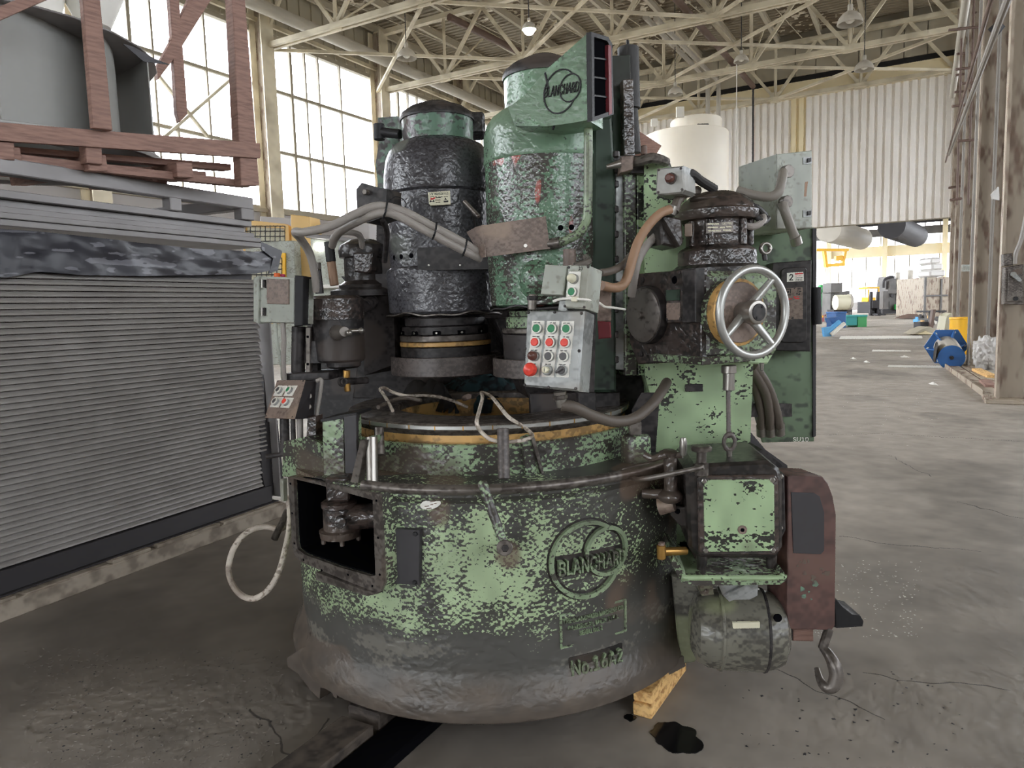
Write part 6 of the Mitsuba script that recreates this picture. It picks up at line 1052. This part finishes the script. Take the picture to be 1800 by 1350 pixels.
for x0, x1, y0 in ((1580, 1588, 478), (1602, 1611, 474)): part(bm, 'ram_cylinder', cyl(bp_.w((x0+x1)/2, 505, -.6), bp_.w((x0+x1)/2, y0, -.6), (x1-x0)/2*fsc(bv2)), 'm_pipe')
fbox(bp_, bm, 'bed', 1550, 543, 1614, 551, 2., 'm_fardark', .2); fbox(bp_, bm, 'cross_rail', 1556, 508, 1612, 516, .6, 'm_fargrey', .5); part(bm, 'cable_loop', tube([bp_.w(x, y, .2) for x, y in ((1551, 506), (1552, 494), (1560, 488), (1568, 487))], .12, 8), 'm_fardark'); fbox(bp_, bm, 'green_guard', 1568, 535, 1580, 544, .3, 'm_fargreen', .6); fbox(bp_, bm, 'pallet', 1596, 528, 1603, 540, .3, 'm_yellow', .6)
# forklift
fv = far(1533, 555); fp = pl(1533, 530, fv); fk = thing('forklift', 'dark forklift with raised mast parked in the far aisle', 'forklift')
for x0, x1 in ((1527, 1531), (1539, 1543)): fbox(fp, fk, 'mast_rail', x0, 513, x1, 554, .25, 'm_fardark', .3)
fbox(fp, fk, 'chassis', 1528, 530, 1545, 550, 2.2, 'm_fardark'); fbox(fp, fk, 'carriage', 1529, 528, 1541, 542, .2, 'm_fardark', .45); fbox(fp, fk, 'counterweight', 1540, 522, 1554, 545, 1.2, 'm_yellow', -1.5); fbox(fp, fk, 'overhead_guard', 1528, 504, 1550, 507, 1.6, 'm_yellow', -.4)
for x in (1530, 1541): part(fk, 'fork', fp.slab([(x, 551), (x+3, 551), (x+3, 554), (x, 554)], 1.2, 1.3, 0), 'm_fardark'); part(fk, 'wheel', cyl(fp.w(x+1, 550, -.1), fp.w(x+5, 550, -.1), .35), 'm_black')
for x0, y0 in ((1530, 508), (1548, 507)): fbox(fp, fk, 'guard_post', x0, y0, x0+2, 530, .1, 'm_yellow', -.4)
# left cluster in the aisle
def machine(name, label, cat_, x0, x1, ytop, ybot, parts_, yaw=0):
    v = far((x0+x1)/2, ybot); q = pl((x0+x1)/2, (ytop+ybot)/2, v, yaw); t = thing(name, label, cat_)
    for nm, shape, a, d, mat, tt in parts_:
        if shape == 'b': part(t, nm, q.rect(*a, d, tt, .01), mat)
        elif shape == 'c': part(t, nm, cyl(q.w(a[0], a[1], tt), q.w(a[2], a[3], tt), a[4]*fsc(v)), mat)
        elif shape == 's': part(t, nm, q.slab(a, d, tt, .005), mat)
    return t
machine('teal_bin', 'teal steel parts bin on the floor of the far aisle', 'bin', 1488, 1524, 552, 575, [('body', 'b', (1488, 556, 1508, 572), 1.2, 'm_tealbox', 0), ('side', 'b', (1507, 554, 1523, 575), 1.2, 'm_fargreen', .05), ('rim', 'b', (1487, 554, 1524, 557), 1.3, 'm_tealbox', .08)])
machine('blue_bin', 'dark blue steel bin beside the teal one', 'bin', 1470, 1488, 548, 577, [('body', 'b', (1470, 550, 1487, 576), 1.2, 'm_blue', 0), ('rim', 'b', (1469, 548, 1488, 551), 1.25, 'm_blue', .05)])
machine('blue_strut', 'bright blue steel part lying on the floor at the left edge of the aisle', 'steel part', 1444, 1482, 560, 591, [('tube', 'c', (1450, 586, 1475, 566, 5), 0, 'm_lightblue', .1), ('tube', 'c', (1456, 588, 1480, 568, 3.5), 0, 'm_white', .25), ('end_plate', 's', [(1444, 576), (1458, 574), (1462, 590), (1446, 592)], .2, 'm_lightblue', .2), ('bracket', 's', [(1462, 560), (1482, 556), (1484, 575), (1470, 580)], .5, 'm_blue', -.2)])
machine('green_machine', 'green machine tool far left in the aisle', 'machine tool', 1440, 1468, 500, 560, [('head', 'c', (1440, 508, 1466, 508, 7), 0, 'm_fargreen', 0), ('body', 'b', (1440, 512, 1466, 545), 1.5, 'm_fargreen', -.2), ('table', 'b', (1438, 540, 1468, 558), 1.2, 'm_fardark', .1)])
machine('grey_lathe', 'grey machine with a raised cover behind the green one', 'machine tool', 1462, 1492, 496, 562, [('cover', 'b', (1464, 497, 1484, 514), 1.5, 'm_fargrey', -.3), ('bed', 'b', (1466, 512, 1500, 560), 1.5, 'm_fargrey', -.6)])
machine('beige_drum_machine', 'beige machine with a round drum end facing the aisle', 'machine tool', 1464, 1502, 514, 562, [('drum', 'c', (1466, 532, 1490, 531, 13), 0, 'm_cream', .2), ('end_ring', 'c', (1488, 531, 1492, 531, 14), 0, 'm_pipe', .2), ('stand', 'b', (1466, 544, 1498, 560), 1.2, 'm_fardark', 0)])
rc = random.Random(21); ORD = ('leftmost', 'second from the left', 'third from the left', 'fourth from the left', 'fifth from the left', 'sixth from the left', 'seventh from the left', 'eighth from the left')
def clutter(name, cat_, where, n, X, W, Hh, ybot, mats):
    items = [(X[0] + (X[1]-X[0])*(k+.5)/n + rc.uniform(-1, 1), rc.uniform(*W), rc.uniform(*Hh), ybot + rc.uniform(0, 13), rc.choice(mats)) for k in range(n)]; seen_ = {}
    for x, w_, h_, y, mat in items:
        nmx = CN[mat]; o = ORD[seen_.get(nmx, 0)]; seen_[nmx] = seen_.get(nmx, 0)+1
        machine(name, f'small {nmx} {cat_} {where}, {o} {nmx} one', cat_, x, x+w_, y-h_, y, [('body', 'b', (x, y-h_*.6, x+w_, y), .5, mat, 0), ('top', 'b', (x+w_*.25, y-h_, x+w_*.7, y-h_*.55), .25, mat, -.1)])
CN = {'m_red': 'red', 'm_yellow': 'yellow', 'm_fardark': 'black', 'm_fargrey': 'grey', 'm_fargreen': 'green', 'm_brass': 'brassy', 'm_white': 'white', 'm_pine': 'tan', 'm_lightblue': 'blue'}
clutter('machine_part', 'machine part', 'left of the far aisle', 14, (1440, 1500), (4, 8), (8, 20), 558, ['m_red', 'm_yellow', 'm_fardark', 'm_fargrey', 'm_fargreen', 'm_brass', 'm_white'])
# right cluster: grey container with bundles, benches, blue drum
machine('grey_container', 'tall grey panelled container at the right of the far aisle', 'container', 1624, 1680, 486, 556, [('body', 'b', (1624, 487, 1682, 556), 4., 'm_column', 0), ('stile', 'b', (1652, 490, 1655, 550), .2, 'm_fargrey', .1), ('ledge', 'b', (1624, 518, 1680, 521), .2, 'm_fargrey', .1), ('stile', 'b', (1624, 487, 1627, 556), .2, 'm_fargrey', .1)])
for k, (x0, y0, x1, y1) in enumerate(((1640, 474, 1668, 486), (1644, 462, 1664, 474), (1642, 452, 1660, 463))): solo('wrapped_bundle', pl(1655, 480, far(1655, 556)).rect(x0, y0, x1, y1, 1.8, -.4, .3), 'm_bag', ('lowest', 'middle', 'topmost')[k] + ' pale wrapped bundle piled on the grey container', 'bundle')
machine('blue_barrel', 'bright blue plastic barrel on the bench at the right of the aisle', 'barrel', 1661, 1680, 524, 542, [('body', 'c', (1669, 541, 1669, 527, 8), 0, 'm_lightblue', 0), ('lid', 'c', (1669, 527, 1669, 525, 7), 0, 'm_lightblue', 0)]); 
machine('pale_sack', 'pale standing sack beside the yellow drum', 'sack', 1660, 1684, 550, 592, [('body', 's', [(1664, 556), (1672, 550), (1682, 552), (1685, 590), (1658, 592)], .5, 'm_cream', 0), ('strap', 's', [(1668, 582), (1682, 556), (1684, 558), (1671, 584)], .05, 'm_pine', .06)])
machine('teal_hoop', 'round teal hose reel leaning behind the pale sack', 'hose reel', 1650, 1664, 562, 590, [('disc', 'c', (1655, 577, 1658, 577, 11), 0, 'm_lightblue', 0), ('hub', 'c', (1654, 577, 1659, 577, 4), 0, 'm_blue', 0)])
machine('olive_bundle', 'olive green tarp heap on the floor left of the blue valve', 'tarp', 1606, 1650, 574, 589, [('heap', 's', [(1606, 587), (1618, 580), (1634, 574), (1648, 580), (1651, 588)], .8, 'm_claddark', 0), ('fold', 's', [(1612, 588), (1626, 582), (1640, 588)], .9, 'm_cladcream', .1)])
machine('tool_bench', 'cluttered work bench at the right side of the far aisle', 'bench', 1626, 1662, 540, 575, [('top', 'b', (1634, 546, 1664, 549), 1.2, 'm_fardark', 0), ('leg', 'b', (1635, 549, 1638, 575), .1, 'm_fargrey', -.1), ('leg', 'b', (1659, 549, 1662, 575), .1, 'm_fargrey', -.1), ('shelf', 'b', (1636, 560, 1662, 563), 1., 'm_fargrey', -.1)])
machine('post_stand', 'brown leaning post with a base in the aisle clutter', 'post', 1628, 1640, 540, 578, [('post', 's', [(1634, 544), (1639, 544), (1634, 577), (1629, 577)], .2, 'm_pipebrown', .3), ('base', 'b', (1618, 566, 1636, 578), .6, 'm_fardark', 0)])
clutter('bench_item', 'item', 'right of the far aisle', 12, (1612, 1660), (4, 7), (5, 13), 560, ['m_white', 'm_fardark', 'm_pine', 'm_fargrey', 'm_lightblue'])
machine('scrap_pile', 'low dark scrap pile on the floor in front of the container', 'scrap pile', 1588, 1622, 552, 561, [('heap', 's', [(1588, 560), (1600, 555), (1612, 552), (1622, 560)], 1.2, 'm_pipebrown', 0)])
# painted lines on the floor
for k, (A, Bq, C, D) in enumerate((((1475, 596), (1478, 591), (1620, 590), (1622, 595)), ((1560, 645), (1562, 642), (1654, 643), (1656, 647)), ((1532, 618), (1534, 615), (1600, 616), (1602, 618)))):
    q = np.array([F(*p) for p in (A, D, C, Bq)])[:, :2]; m = extrude(Polygon(q), .004); m.apply_translation((0, 0, .001)); solo('floor_marking', m, 'm_white', ('widest white line painted across the far aisle floor', 'worn white line across the floor just before the blue valve', 'faint short white line between the two others')[k], 'floor marking')
